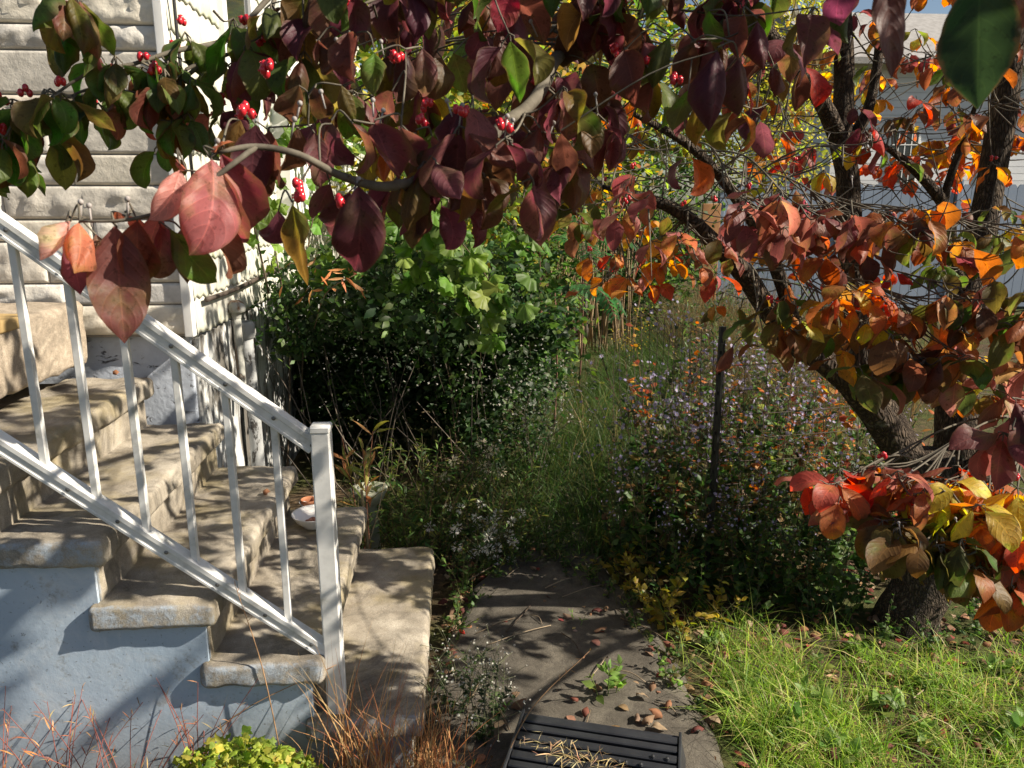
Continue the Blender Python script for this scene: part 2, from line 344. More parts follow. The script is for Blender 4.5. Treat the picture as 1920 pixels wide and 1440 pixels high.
def lobed(lob, nth=30, seed=0, cup=.1, droop=.35):
    r = np.random.default_rng(seed); V = [(0, .12, 0)]; UV = [(.5, 0)]; Q = []; T = []
    th = np.linspace(-PI*.93, PI*.93, nth+1); rr = []
    for a in th:
        m = max(.0, .46+.10*math.cos(lob*a)+.04*math.cos(3*lob*a)+.1*math.cos(a)); rr.append(m*(.75 if abs(a) > 2.6 else 1))
    for k, f in enumerate((.55, 1.)):
        for a, R in zip(th, rr):
            x = math.sin(a)*R*f; y = .12+math.cos(a)*R*f+.22*f
            z = cup*f*f*math.cos(lob*a)*.6-droop*f*f*.35+.04*r.normal()
            V.append((x, y, z)); UV.append((x+.5, y))
    n = nth+1
    for j in range(nth): T.append((0, 1+j+1, 1+j)); Q.append((1+j, 1+j+1, 1+n+j+1, 1+n+j))
    return np.array(V), np.array(Q), np.array(UV), np.array(T)
def variants(prof, nu, nv, n, fold=(.05,.3), bend=(.1,.9), edge=(-.2,.6), wav=(0,.25), tw=.5):
    r = np.random.default_rng(5); o = []
    for i in range(n): o.append(grid_leaf(nu, nv, prof, r.uniform(*fold), r.uniform(*bend), r.uniform(*edge), r.uniform(*wav), r.uniform(-tw, tw), i))
    return o
DOG_HI = variants(P_DOG, 12, 18, 14, (-.1,.75), (.1,1.9), (-.9,1.8), (.05,.35), 1.2)
DOG = variants(P_DOG, 4, 8, 14, (-.15,.6), (.1,1.6), (-.5,1.4), (.05,.35), 1.)
DOG_LO = variants(P_DOG, 2, 4, 6, (0,.4), (.1,1.2), (-.2,.6), (0,.2), .5)
OV = variants(P_OV, 2, 4, 6); OV_LO = variants(P_OV, 2, 2, 5); LAN = variants(P_LAN, 2, 5, 6, bend=(.1,1.1)); NAR = variants(P_NAR, 2, 4, 5, bend=(.1,.9)); HEART = variants(P_HEART, 4, 6, 6)
GRAPE = [lobed(5, 30, i, .12, .3+.1*i) for i in range(5)]
CELAND = [lobed(5, 16, 10+i, .1, .3) for i in range(4)]
PETAL = variants([(0,.04),(.3,.2),(.7,.24),(1,.05)], 2, 2, 3, (0,.1), (0,.4), (0,.2), (0,0), .1)
def leaves(mb, tpls, pos, d, nrm, size, col, jit=.18, wid=1.):
    pos = np.asarray(pos, float).reshape(-1, 3); n = len(pos)
    if n == 0: return
    d = N(np.broadcast_to(d, (n, 3))); nrm = np.broadcast_to(nrm, (n, 3)); size = np.broadcast_to(size, n); wid = np.broadcast_to(wid, n)
    x = np.cross(d, nrm); bad = np.linalg.norm(x, axis=1) < 1e-3; x[bad] = np.cross(d[bad], np.array([.3, .8, .1])); x = N(x); z = np.cross(x, d)
    col = np.broadcast_to(col, (n, 3))*(1+rng.normal(0, jit, (n, 1)).clip(-.5, .8))*(1+rng.normal(0, jit*.4, (n, 3)))
    col = col.clip(.003, .95); k = rng.integers(0, len(tpls), n)
    for i, tp in enumerate(tpls):
        s = np.nonzero(k == i)[0]
        if not len(s): continue
        V, Q, UV = tp[:3]; T = tp[3] if len(tp) > 3 else None
        P = pos[s, None]+size[s, None, None]*(V[None, :, 0:1]*wid[s, None, None]*x[s, None]+V[None, :, 1:2]*d[s, None]+V[None, :, 2:3]*z[s, None])
        off = (np.arange(len(s))*len(V))[:, None, None]
        mb.add(P.reshape(-1, 3), (Q[None]+off).reshape(-1, 4), None if T is None else (T[None]+off).reshape(-1, 3), np.repeat(col[s], len(V), 0), np.tile(UV, (len(s), 1)))
def pal(p, n):
    p = np.asarray(p, float); return p[rng.integers(0, len(p), n)]
def rdir(n, zb=0.):
    v = rng.normal(size=(n, 3)); v[:, 2] += zb; return N(v)
def blades(mb, base, h, lean, w, col, nseg=4, curl=1.):
    """grass blades: base (n,3), height (n), lean (n,2) horizontal offset at the tip"""
    base = np.asarray(base, float); n = len(base); h = np.broadcast_to(h, n); w = np.broadcast_to(w, n); col = np.broadcast_to(col, (n, 3))
    t = np.linspace(0, 1, nseg+1); ll = np.linalg.norm(lean, axis=1)
    fac = rng.uniform(0, 2*PI, n); sx = np.stack([np.cos(fac), np.sin(fac), np.zeros(n)], 1)
    zz = h[:, None]*(t[None]-curl*.28*(ll/(h+1e-6))[:, None].clip(0, 1.6)*t[None]**2.6); hx = lean[:, None]*(t[None]**1.8)[..., None]
    C = np.concatenate([base[:, None, :2]+hx, base[:, None, 2:]+zz[..., None]], -1)
    ww = w[:, None]*(1-t[None]**2.2*.96)*.5
    V = np.stack([C-sx[:, None]*ww[..., None], C+sx[:, None]*ww[..., None]], 2).reshape(n, -1, 3); k = (nseg+1)*2
    Q = np.array([(2*i, 2*i+1, 2*i+3, 2*i+2) for i in range(nseg)]); off = (np.arange(n)*k)[:, None, None]
    mb.add(V.reshape(-1, 3), (Q[None]+off).reshape(-1, 4), None, np.repeat(col, k, 0))
#@@PART2@@
# ================================================================== SETTING
def rbox(mb, x0, x1, y0, y1, z0, z1, r=.03, step=.04, amp=.003, c=(.5,.5,.5), m=0, nscale=9.):
    def cs(a, b):
        e = np.array([0, .12, .3, .55, .8, 1.])*r; n = max(1, int((b-a-2*r)/step)); return np.r_[a+e[:-1], np.linspace(a+r, b-r, n+1), (b-e[:-1])[::-1]]
    X, Y, Z = cs(x0, x1), cs(y0, y1), cs(z0, z1); P = []; Q = []; n0 = 0
    for ax, (A, B), Cs, o in ((0, (Y, Z), (x0, x1), (1, 2)), (1, (X, Z), (y0, y1), (0, 2)), (2, (X, Y), (z0, z1), (0, 1))):
        for s, cval in enumerate(Cs):
            g = np.zeros((len(A), len(B), 3)); g[..., o[0]] = A[:, None]; g[..., o[1]] = B[None]; g[..., ax] = cval
            i, j = np.meshgrid(np.arange(len(A)-1), np.arange(len(B)-1), indexing='ij'); k = len(B)
            q = np.stack([i*k+j, (i+1)*k+j, (i+1)*k+j+1, i*k+j+1], -1).reshape(-1, 4)
            if (s == 0) ^ (ax == 1): q = q[:, ::-1]
            P.append(g.reshape(-1, 3)); Q.append(q+n0); n0 += len(A)*len(B)
    P = np.concatenate(P); Q = np.concatenate(Q)
    _, idx, inv = np.unique(np.round(P, 5), axis=0, return_index=True, return_inverse=True); P = P[idx]; Q = inv.reshape(-1)[Q]
    lo = np.array([x0, y0, z0])+r; hi = np.array([x1, y1, z1])-r; q = np.clip(P, lo, hi); d = P-q; L = np.linalg.norm(d, axis=1, keepdims=True)
    nn = np.where(L > 1e-9, d/np.maximum(L, 1e-9), 0); P = np.where(L > 1e-9, q+nn*r, P)
    if amp:
        for i in range(len(P)):
            if L[i] > 1e-9:
                v = Vector(P[i]); P[i] += nn[i]*amp*(noise.noise(v*nscale)*1.3+noise.noise(v*nscale*3.3)*.7+noise.noise(v*2.5)*1.2)
    mb.add(P, Q, None, c, m=m)
# ---- ground
xs = np.unique(np.r_[np.linspace(-300, -4, 14), np.linspace(-4, 6, 121), np.linspace(6, 300, 16)]); ys = np.unique(np.r_[np.linspace(-60, 0, 6), np.linspace(0, 13, 140), np.linspace(13, 400, 16)])
gv = np.array([(x, y, 0.) for y in ys for x in xs])
for i, p in enumerate(gv):
    if -4 < p[0] < 6 and 0 < p[1] < 13:
        k = 0. if (p[0] < 0 and p[1] < 3.4) else 1.
        gv[i, 2] = k*(.02*noise.noise((p[0]*1.3, p[1]*1.3, 0))+.012*noise.noise((p[0]*6, p[1]*6, 3)))-.012
k = len(xs); i, j = np.meshgrid(np.arange(len(ys)-1), np.arange(k-1), indexing='ij')
mb = MB(); mb.add(gv, np.stack([i*k+j, i*k+j+1, (i+1)*k+j+1, (i+1)*k+j], -1).reshape(-1, 4))
tag(mb.build('ground', M['ground']), kind='structure')
def gz(x, y):
    k = 0. if (x < 0 and y < 3.4) else 1.
    return k*(.02*noise.noise((x*1.3, y*1.3, 0)))-.012 if (-4 < x < 6 and 0 < y < 13) else -.012
# ---- path of gritty concrete running back past the steps
pl_path = pl = [(1.3,-.22,.78),(2.0,-.16,.80),(2.4,-.12,.80),(2.8,-.04,.78),(3.1,.05,.72),(3.4,.24,.64),(4.2,.5,.75),(5.2,.9,1.1),(6.5,1.4,1.5),(8,2.0,2.1)]
pv = []; nx = 24
for yy in np.linspace(1.3, 8, 120):
    a = np.interp(yy, [p[0] for p in pl], [p[1] for p in pl]); b = np.interp(yy, [p[0] for p in pl], [p[2] for p in pl])
    for t in np.linspace(0, 1, nx):
        x = a+(b-a)*t; e = min(t, 1-t); x += .03*noise.noise((yy*4, t*2, 1))
        pv.append((x, yy, .028-.04*max(0, .06-e)/.06+.005*noise.noise((x*5, yy*5, 0))))
i, j = np.meshgrid(np.arange(119), np.arange(nx-1), indexing='ij'); mb = MB(); mb.add(pv, np.stack([i*nx+j, i*nx+j+1, (i+1)*nx+j+1, (i+1)*nx+j], -1).reshape(-1, 4))
tag(mb.build('path', M['pathconc']), kind='structure')
# ---- concrete steps
ZT = [.194, .388, .582, .776, .970]; XO = [-.115, -.395, -.677, -.957, -1.222]; YN, YF = 1.975, 3.125
st = thing('concrete_steps', 'worn concrete steps with rounded nosings and pale blue painted side below white handrail', 'steps', (-.7, 2.55, 0))
def child(mb, name, m, par, **k): return mb.build(name, m, par, loc=tuple(par.location), **k)
for k in range(5):
    mb = MB(); rbox(mb, XO[k]-.345, XO[k], YN, YF, ZT[k]-.080, ZT[k], .021, .022, .005, nscale=16.); child(mb, 'tread', M['concrete'], st)
    mb = MB(); rbox(mb, XO[k]-.36, XO[k]-.034, 2.014, 3.10, -.02, ZT[k]-.086, .006, .04, .004); child(mb, 'riser', M['concrete'], st)
mb = MB()
for k in range(5):
    a = XO[k]-.028 if k == 0 else XO[k]-.040; b = (XO[k+1]-.040) if k < 4 else -3.2
    n = 10; zt = ZT[k]-.082
    if k == 0: a = XO[0]-.042
    box(mb, b, a, 2.001, 2.012, -.02, zt)
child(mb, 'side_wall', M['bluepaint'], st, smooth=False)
mb = MB(); rbox(mb, -3.2, -1.30, 2.014, 3.1, -.02, .955, .01, .2, 0); child(mb, 'core', M['concrete'], st)
# ---- porch landing above the steps
ld = thing('porch_landing', 'thick rough aggregate porch slab with tan edge at head of the steps', 'porch', (-2.4, 2.55, .98))
mb = MB(); rbox(mb, -3.4, -1.46, YN-.01, 3.135, 1.03, 1.275, .03, .04, .006, nscale=22); child(mb, 'slab', M['aggregate'], ld)
mb = MB(); rbox(mb, -1.56, -1.452, YN-.02, 2.72, 1.245, 1.287, .008, .06, .003); child(mb, 'edge_strip', simple('ochre_edge', [(.3,(.30,.20,.08)),(.7,(.48,.34,.15))], 14, .8), ld)
mb = MB(); box(mb, -3.4, -1.66, YN+.03, 3.1, .955, 1.05); child(mb, 'gap_shade_block', M['gap'], ld)  # near-black block whose colour stands in for shade in the gap under the slab
# ---- handrail
YR = 2.03; ra = thing('handrail', 'white aluminium stair railing with square post in front of the worn steps', 'railing', (-.37, YR, .19))
mb = MB(); box(mb, -.3955, -.3445, YR-.026, YR+.026, .185, 1.065, b=.004); box(mb, -.3975, -.3425, YR-.028, YR+.028, 1.052, 1.072, b=.004); child(mb, 'post', M['rail'], ra, smooth=False)
sc = YR/2.07
def rp(x, z): return np.array([x*sc, YR, EYE-(EYE-z)*sc])
T0, T1, B0, B1 = rp(-1.143, 1.603), rp(-.397, 1.0), rp(-1.228, 1.027), rp(-.398, .361)
def railbar(a, b, w, h, ext, slots, name):
    d = N(a-b); L = np.linalg.norm(a-b)+ext; up = np.array([-d[2], 0, d[0]]); up = up if up[2] > 0 else -up
    R = np.eye(4); R[:3, 0] = d; R[:3, 1] = (0, 1, 0); R[:3, 2] = up; R[:3, 3] = b
    mb = MB(); box(mb, -.002, L, -w/2, w/2, -h/2, h/2, M=R, b=.003)
    box(mb, -.001, L, -w/2-.003, w/2+.003, h/2-.012, h/2+.004, M=R, b=.002)
    box(mb, -.001, L, -w/2-.002, w/2+.002, -h/2-.002, -h/2+.008, M=R, b=.002)
    o = child(mb, name, M['rail'], ra, smooth=False)
    for s in slots:
        p = b+d*s-np.array([0, w/2+.002, 0])+up*.004
        ms = MB(); lathe_v = [(p[0]+.006*math.cos(t), p[1]-.003, p[2]+.006*math.sin(t)) for t in np.linspace(0, 2*PI, 8, endpoint=False)]
        ms.add(lathe_v+[tuple(p-np.array([0, .005, 0]))], None, [(8, j, (j+1) % 8) for j in range(8)])
        ms.build('screw_head', M['screw'], o, smooth=False, loc=tuple(ra.location))
    return o
bx_ = [-1.123, -1.003, -.875, -.752, -.624, -.502]
dT = N(T0-T1)
railbar(T0, T1, .036, .040, 1.3, [(x*sc-T1[0])/dT[0] for x in (-1.122, -1.0, -.874, -.75, -.62, -.5, -.402)], 'top_rail')
railbar(B0, B1, .036, .036, 1.3, [(x*sc-B1[0])/dT[0] for x in (-1.06, -.94, -.82, -.69, -.565, -.44)], 'bottom_rail')
for i in range(-7, 6):
    x = (-.502-.1235*(5-i))*sc; x += .0
    t = (x-T1[0])/(T0[0]-T1[0]); zt = T1[2]+t*(T0[2]-T1[2]); t = (x+.012-B1[0])/(B0[0]-B1[0]); zb = B1[2]+t*(B0[2]-B1[2])
    mb = MB(); box(mb, x-.0095, x+.0095, YR-.0095, YR+.0095, zb+.012, zt-.014, b=.002); child(mb, 'baluster', M['rail'], ra, smooth=False)
# ---- house
XC = -1.069; ho = thing('stone_house', 'house with cream split stone front and wavy white shingle side behind the steps', 'house', (-3, 5.5, 0))
mb = MB(); z = 1.128; row = 0
while z < 4.4:
    h = [.125, .095, .155, .085, .135, .11][row % 6]*random.uniform(.92, 1.08); x = XC-.012 if row % 2 else XC-.012; first = True
    while x > -4.2:
        w = random.uniform(.32, .85)*(.6 if first and row % 2 else 1.); first = False
        n_u, n_v = 26, 10; g = .0016; c0 = np.array(random.choice([(.64,.60,.53),(.70,.67,.61),(.58,.55,.50),(.70,.65,.55),(.62,.60,.57),(.66,.59,.50)])); sm = random.random() < .2
        V = []
        for a in np.r_[0, .004/w, np.linspace(.018/w, 1-.018/w, n_u-3), 1-.004/w, 1]:
            for b in np.r_[0, .004/h, np.linspace(.014/h, 1-.014/h, n_v-3), 1-.004/h, 1]:
                px_, pz_ = x-g-(w-2*g)*a, z+g+(h-2*g)*b
                e = min(a*w, (1-a)*w, b*h, (1-b)*h); k = min(1, e/.028)
                rel = abs(noise.noise((px_*9, pz_*14, row)))*1.1+.5*noise.noise((px_*26, pz_*30, 2))+.45
                d = .010*min(1, e/.0035)+(.004 if sm else .021)*k*max(rel-.3, .0)
                if a in (0, 1) or b in (0, 1): d = -.002
                V.append((px_, 3.2-d, pz_))
        k = n_v+1; i, j = np.meshgrid(np.arange(n_u), np.arange(n_v), indexing='ij')
        mb.add(V, np.stack([i*k+j, (i+1)*k+j, (i+1)*k+j+1, i*k+j+1], -1).reshape(-1, 4)[:, ::-1], None, c0*random.uniform(.85, 1.1)); x -= w
    z += h; row += 1
child(mb, 'stone_front', M['stone'], ho)
mb = MB(); box(mb, -6, XC-.02, 3.2, 9.5, 1.12, 4.6); child(mb, 'wall_core', M['mortar'], ho, smooth=False)
mb = MB(); rbox(mb, -6, -1.10, 3.235, 9.5, -.02, 1.118, .01, .3, 0); child(mb, 'foundation', M['foundation'], ho)
mb = MB(); rbox(mb, -1.104, -1.088, 3.25, 9.5, -.02, 1.1, .004, .07, .003); child(mb, 'side_foundation', M['sidefound'], ho)
mb = MB(); rbox(mb, XC-.03, XC+.006, 3.17, 3.215, 1.12, 4.4, .004, .4, .001); child(mb, 'corner_board', M['white'], ho)
mb = MB(); z = 1.122; row = 0
while z < 4.4:
    yy = 3.216; o = random.uniform(0, .3)
    while yy < 9.3:
        w = .6 if yy > 3.3 else .3+o; ny = 26; V = []; Cc = []
        for a in np.linspace(.002, .998, ny+1):
            Y_ = yy+w*a; wv = .007*math.sin((Y_)*2*PI/.085)+.004*math.sin(Y_*2*PI/.23)
            for zz, dx, al in ((0, -.006, 1.), (0, .008, 1.), (.012, .0078, .7), (.06, .006, .12), (.155, .001, .05)):
                V.append((XC+dx, Y_, z+zz+(wv if zz < .1 else 0))); Cc.append((al*(.5+.5*noise.noise((Y_*3, z*3, 1))+.25), 0, 0))
        i, j = np.meshgrid(np.arange(ny), np.arange(4), indexing='ij'); mb.add(V, np.stack([i*5+j, (i+1)*5+j, (i+1)*5+j+1, i*5+j+1], -1).reshape(-1, 4), None, np.clip(np.array(Cc), 0, 1)); yy += w
    z += .146; row += 1
child(mb, 'shingle_siding', M['siding'], ho)
# side window with dark pane, cream casing and a white bay behind it
wf = MB(); box(wf, XC-.01, XC+.035, 3.90, 3.96, 2.0, 3.4, b=.004); box(wf, XC-.01, XC+.035, 4.44, 4.52, 2.0, 3.4, b=.004); box(wf, XC-.01, XC+.06, 3.88, 4.54, 1.94, 2.0, b=.005)
wfo = child(wf, 'window_frame', M['white'], ho, smooth=False)
mb = MB(); box(mb, XC-.012, XC+.016, 3.962, 4.438, 2.002, 3.4); mb.build('window_pane', M['glass'], wfo, loc=tuple(ho.location), smooth=False)
mb = MB(); box(mb, XC-.01, XC+.10, 4.86, 5.62, 1.55, 4.2, b=.006); child(mb, 'bay', M['white'], ho, smooth=False)
mb = MB()
for q in range(26): box(mb, XC+.1005, XC+.112, 5.42, 5.62, 1.62+q*.09, 1.695+q*.09, b=.004)
child(mb, 'bay_louvre', M['white'], ho, smooth=False)
mb = MB(); box(mb, -6, XC+.25, 2.9, 9.8, 4.6, 4.75); child(mb, 'eave', M['white'], ho, smooth=False)
# ---- pipes, conduit and cable on the house side
def pipe(name, label, m, pts, r, extra=None):
    t = thing(name, label, 'pipe', pts[0]); mb = MB(); tube(mb, pts, r, 12, (.5,.5,.5), n=4 if len(pts) > 2 else 1); child(mb, 'pipe_body', m, t)
    if extra: mb = MB(); extra(mb); child(mb, 'pipe_cap', m, t)
    return t
pv_ = at(438, 640, 3.72); vx = -1.035
pipe('vent_pipe', 'slim rusty vent pipe with mushroom cap beside the house corner', M['rust'], [(vx+.02, 3.68, .70), (vx, 3.70, .74), (vx, 3.70, .8), (vx, 3.70, 1.16)], .019,
     lambda mb: lathe(mb, [(.001, 1.205), (.02, 1.203), (.038, 1.19), (.046, 1.168), (.042, 1.15), (.024, 1.145), (.021, 1.12)], (vx, 3.70, 0), 18))
pipe('drain_pipe', 'wider grey flaked drain pipe standing behind the slim rusty pipe', M['greypipe'], [(vx+.01, 3.83, -.02), (vx+.01, 3.83, .5), (vx, 3.83, 1.06)], .034,
     lambda mb: lathe(mb, [(.036, 1.0), (.045, 1.005), (.046, 1.075), (.036, 1.085), (.02, 1.08)], (vx, 3.83, 0), 18))
mb = MB(); pc = [(-1.04, y, 1.262+.01*math.sin(y*3)) for y in np.linspace(3.3, 5.6, 9)]; tube(mb, pc, .011, 8, n=2); tag(mb.build('conduit', M['wire']), 'thin dark conduit running level along the white shingle siding', 'conduit')
mb = MB(); tube(mb, [(-1.03, 3.24, 4.4), (-1.035, 3.23, 3.2), (-1.04, 3.24, 2.3), (-1.035, 3.25, 1.75)], .0065, 7, n=4); tag(mb.build('cable', M['black']), 'black cable hanging down the corner of the stone house', 'cable')
# ---- small objects on and by the steps
b0 = atz(590, 985, .392); b0[2] = .392
def bowl(name, label, p, R, h):
    t = thing(name, label, 'bowl', tuple(p))
    mb = MB(); lathe(mb, [(.001, .004), (R*.5, .0), (R*.52, .006), (R*.8, h*.45), (R*.97, h*.9), (R, h), (R*.97, h*.985), (R*.9, h*.85), (R*.72, h*.42), (R*.5, h*.2), (.001, h*.17)], (0,0,0), 36); mb.build('bowl_shell', M['china'], t); return t
bw = bowl('food_bowl', 'white china bowl with dried food scraps on the second step', b0, .088, .055)
mb = MB()
for q in range(26): a = random.uniform(0, 6.28); r = .035*random.random()**.5; sph(mb, (r*math.cos(a)+.008, r*math.sin(a)*1., .016+random.random()*.008), random.uniform(.007, .014), (.3,.1,.08), 6, 4, (1.2, 1, .6))
mb.build('food_scraps', M['food'], bw)
mb = MB(); box(mb, .012, .042, -.045, -.018, .018, .034, b=.004); box(mb, .04, .06, -.02, .0, .018, .03, b=.004); mb.build('bread_piece', M['crumb'], bw)
b1 = atz(592, 934, .392); b1[2] = .392; b1[1] = min(b1[1], 3.05); bowl('water_bowl', 'smaller empty white bowl behind the food bowl and the post', (at(588, 915, 3.06)[0], 3.06, .392), .062, .05)
tp = thing('flower_pot', 'small terracotta pot between two white bowls behind the post', 'flower pot', (at(578, 930, 3.06)[0], 3.07, .392)); mb = MB(); lathe(mb, [(.0, 0), (.022, 0), (.029, .04), (.034, .041), (.035, .055), (.031, .055), (.026, .01), (0, .01)], (0,0,0), 20); mb.build('pot_wall', M['terracotta'], tp)
bs = at(692, 920, 3.5); t = thing('garden_basin', 'mossy pale stone basin in the weeds behind the steps', 'basin', (bs[0], bs[1], gz(bs[0], bs[1])))
zb = bs[2]-t.location[2]
mb = MB(); lathe(mb, [(0, 0), (.05, 0), (.045, .05), (.035, zb-.07), (.06, zb-.05), (.085, zb), (.088, zb+.015), (.078, zb+.015), (.05, zb-.02), (0, zb-.03)], (0,0,0), 22); mb.build('basin_stone', M['basin'], t)
# ---- ribbed black plastic step box on the path
P0 = atz(982, 1330, .13); P1 = atz(1276, 1374, .13); e1 = N(P1-P0); e2 = np.array([e1[1], -e1[0], 0]); L1 = np.linalg.norm(P1-P0); L2 = .52
R = np.eye(4); R[:3, 0] = e1; R[:3, 1] = -e2; R[:3, 2] = (0, 0, 1); R[:3, 3] = (P0[0], P0[1], 0)
pb = thing('plastic_step', 'black ribbed plastic step box with dry grass scattered on top', 'step box', (P0[0], P0[1], 0))
mb = MB(); v = np.array([[-.02,-L2-.02,.03],[L1+.02,-L2-.02,.03],[L1+.02,.02,.03],[-.02,.02,.03],[0,-L2,.118],[L1,-L2,.118],[L1,0,.118],[0,0,.118]]); v = (R[:3, :3] @ v.T).T+R[:3, 3]
mb.add(v, [(4,5,6,7),(0,1,5,4),(1,2,6,5),(2,3,7,6),(3,0,4,7)]); child(mb, 'box_body', M['rubber'], pb, smooth=False)
mb = MB()
for q in range(13):
    y = -.02-q*.040; wv = .004*(q % 2); box(mb, .006, L1-.006, y-.030+wv, y, .1185, .130, M=R, b=.003)
box(mb, -.004, .005, -L2, 0, .112, .134, M=R, b=.002); box(mb, L1-.005, L1+.004, -L2, 0, .112, .134, M=R, b=.002)
for q in range(7):
    p = R[:3, :3] @ np.array([L1*random.uniform(.45, .95), -random.choice([.135, .175, .215, .255])+.012, .130])+R[:3, 3]; lathe(mb, [(.007, 0), (.005, .006), (.001, .008)], p, 8)
child(mb, 'ribbed_top', M['rubber'], pb, smooth=False)
mb = MB(); n = 150
uu = rng.normal(.42, .2, n).clip(.05, .95)*L1; vv = -(.14+.10*uu/L1+rng.normal(0, .022, n)); pp = (R[:3, :3] @ np.stack([uu, vv, np.full(n, .133)], 1).T).T+R[:3, 3]; pp[:, 2] += rng.uniform(0, .012, n)
dd = rdir(n); dd[:, 2] = rng.normal(.05, .18, n); leaves(mb, NAR, pp, dd, rdir(n, 2), rng.uniform(.02, .06, n), pal([(.55,.4,.2),(.45,.33,.17),(.6,.48,.28)], n), .2, .5)
tag(mb.build('dry_grass_clippings', M['dry']), kind='stuff', label='dry straw clippings scattered on the black step box', cat='clippings')
# ---- wire garden fence with its black steel post
fp = at(1326, 1110, 3.0); fz = 1.15; fn = thing('wire_fence', 'low rusty wire mesh fence on a black steel post among the asters', 'fence', (fp[0]+.0, 3.0, 0))
fx = at(1336, 860, 3.02)[0]; mb = MB(); tube(mb, [(fx, 3.0, -.02), (fx+.01, 3.02, .6), (fx+.015, 3.04, 1.16)], .016, 8, n=1); box(mb, fx-.004, fx+.004, 2.97, 3.0, .05, 1.1)
for q in range(12): box(mb, fx-.012, fx+.012, 2.985, 2.996, .12+q*.085, .135+q*.085)
child(mb, 'post', M['postblack'], fn, smooth=False)
def mesh_panel(a, b, h, nm):
    mb = MB(); L = math.dist(a, b); n = int(L/.10); rr = np.random.default_rng(3)
    sag = lambda t, z: np.array([a[0]+(b[0]-a[0])*t+.02*math.sin(t*9+z*3), a[1]+(b[1]-a[1])*t+.025*math.sin(t*5+z*4), z])
    for k in range(n+1): tube(mb, [sag(k/n, z) for z in np.linspace(.02, h+.02*math.sin(k), 6)], .0016, 4, n=1, cap=False)
    for z in np.linspace(.04, h, int(h/.10)): tube(mb, [sag(t, z) for t in np.linspace(0, 1, n+1)], .0016, 4, n=1, cap=False)
    child(mb, nm, M['wire'], fn)
mesh_panel((fx-.02, 3.05), (fx-.12, 4.4), 1.12, 'mesh_panel'); mesh_panel((fx+.02, 3.03), (fx+1.0, 3.2), 1.0, 'mesh_panel')
# ---- blue-grey picket fence, board, neighbour houses
pf = thing('picket_fence', 'tall blue grey dog eared fence closing off the back of the garden', 'fence', (9, 11.4, 0))
x = 3.95; sec = 0
while x < 15:
    mb = MB()
    for q in range(12):
        a = x+.04+q*.145; w = .138; zt = 1.90; sh = random.uniform(.93, 1.05)
        V = [(a, 11.4, .05), (a+w, 11.4, .05)]
        pr = [(a+w, zt-.07), (a+w-.012, zt-.03), (a+w-.04, zt), (a+.04, zt), (a+.012, zt-.03), (a, zt-.07)]
        fr = [(a, .05), (a+w, .05)]+pr; k = len(fr); V = [(p, 11.39, z) for p, z in fr]+[(p, 11.41, z) for p, z in fr]+[(a+w/2, 11.39, 1.)]+[(a+w/2, 11.41, 1.)]
        T = [(2*k, j, (j+1) % k) for j in range(k)]+[(2*k+1, k+(j+1) % k, k+j) for j in range(k)]; Q = [(j, j+k, (j+1) % k+k, (j+1) % k) for j in range(k)]
        mb.add(V, Q, T, (sh, sh, sh))
    box(mb, x, x+1.8, 11.415, 11.44, .4, .5, c=(1,1,1)); box(mb, x, x+1.8, 11.415, 11.44, 1.5, 1.6, c=(1,1,1))
    child(mb, 'picket_panel', M['picket'], pf, smooth=False)
    mb = MB(); box(mb, x-.06, x+.03, 11.36, 11.45, 0, 1.98, b=.01, c=(.95,.95,.95)); child(mb, 'fence_post', M['picket'], pf, smooth=False); x += 1.82
a = at(1312, 480, 10.9)[0]; b = at(1346, 480, 10.9)[0]; mb = MB(); rbox(mb, a, b, 10.88, 10.92, 0, 1.62, .008, .1, .004); tag(mb.build('wooden_board', M['tanwood']), 'orange brown upright board standing against the end of the blue fence', 'board')
nh = thing('neighbour_house', 'white sided neighbour house with low grey roof beyond the blue fence', 'house', (14, 22, 0))
hx0 = at(1545, 200, 20)[0]; ze = at(1700, 112, 20)[2]; zr = at(1700, 45, 22)[2]; hx1 = hx0+11
mb = MB(); box(mb, hx0+.3, hx1, 20, 26, 0, ze)
zz = .2
while zz < ze-.2: sh = random.uniform(.94, 1.04); box(mb, hx0+.29, hx1+.01, 19.97, 20.0, zz, zz+.17, c=(sh,sh,sh)); zz += .18
for v_ in mb.c: pass
mb.c = [np.where(c_ == .5, 1., c_) for c_ in mb.c]; child(mb, 'wall', M['wallwhite'], nh, smooth=False)
mb = MB(); mb.add([(hx0-.2, 19.4, ze-.05), (hx1+.3, 19.4, ze-.05), (hx1+.3, 23, zr+.5), (hx0-.2, 23, zr+.5), (hx0-.2, 26.6, ze-.05), (hx1+.3, 26.6, ze-.05), (hx0-.2, 19.4, ze-.2), (hx1+.3, 19.4, ze-.2)], [(0,1,2,3), (3,2,5,4), (6,7,1,0)], [(0, 3, 4)]); child(mb, 'roof', M['roof'], nh, smooth=False)
for wpx in (1690, 1860):
    wc = at(wpx, 300, 20); fr = MB(); box(fr, wc[0]-.42, wc[0]+.42, 19.93, 19.96, 2.05, 3.45, b=.01); fo = child(fr, 'window', M['white'], nh, smooth=False)
    mb = MB(); box(mb, wc[0]-.35, wc[0]+.35, 19.915, 19.928, 2.12, 3.38); mb.build('pane', M['glass'], fo, loc=tuple(nh.location), smooth=False)
    mb = MB()
    for q in range(1, 4): xx = wc[0]-.35+.7*q/4; box(mb, xx-.012, xx+.012, 19.905, 19.914, 2.12, 3.38)
    for q in range(1, 4): zq = 2.12+1.26*q/4; box(mb, wc[0]-.35, wc[0]+.35, 19.898, 19.9045, zq-.012, zq+.012)
    mb.build('muntin', M['white'], fo, loc=tuple(nh.location), smooth=False)
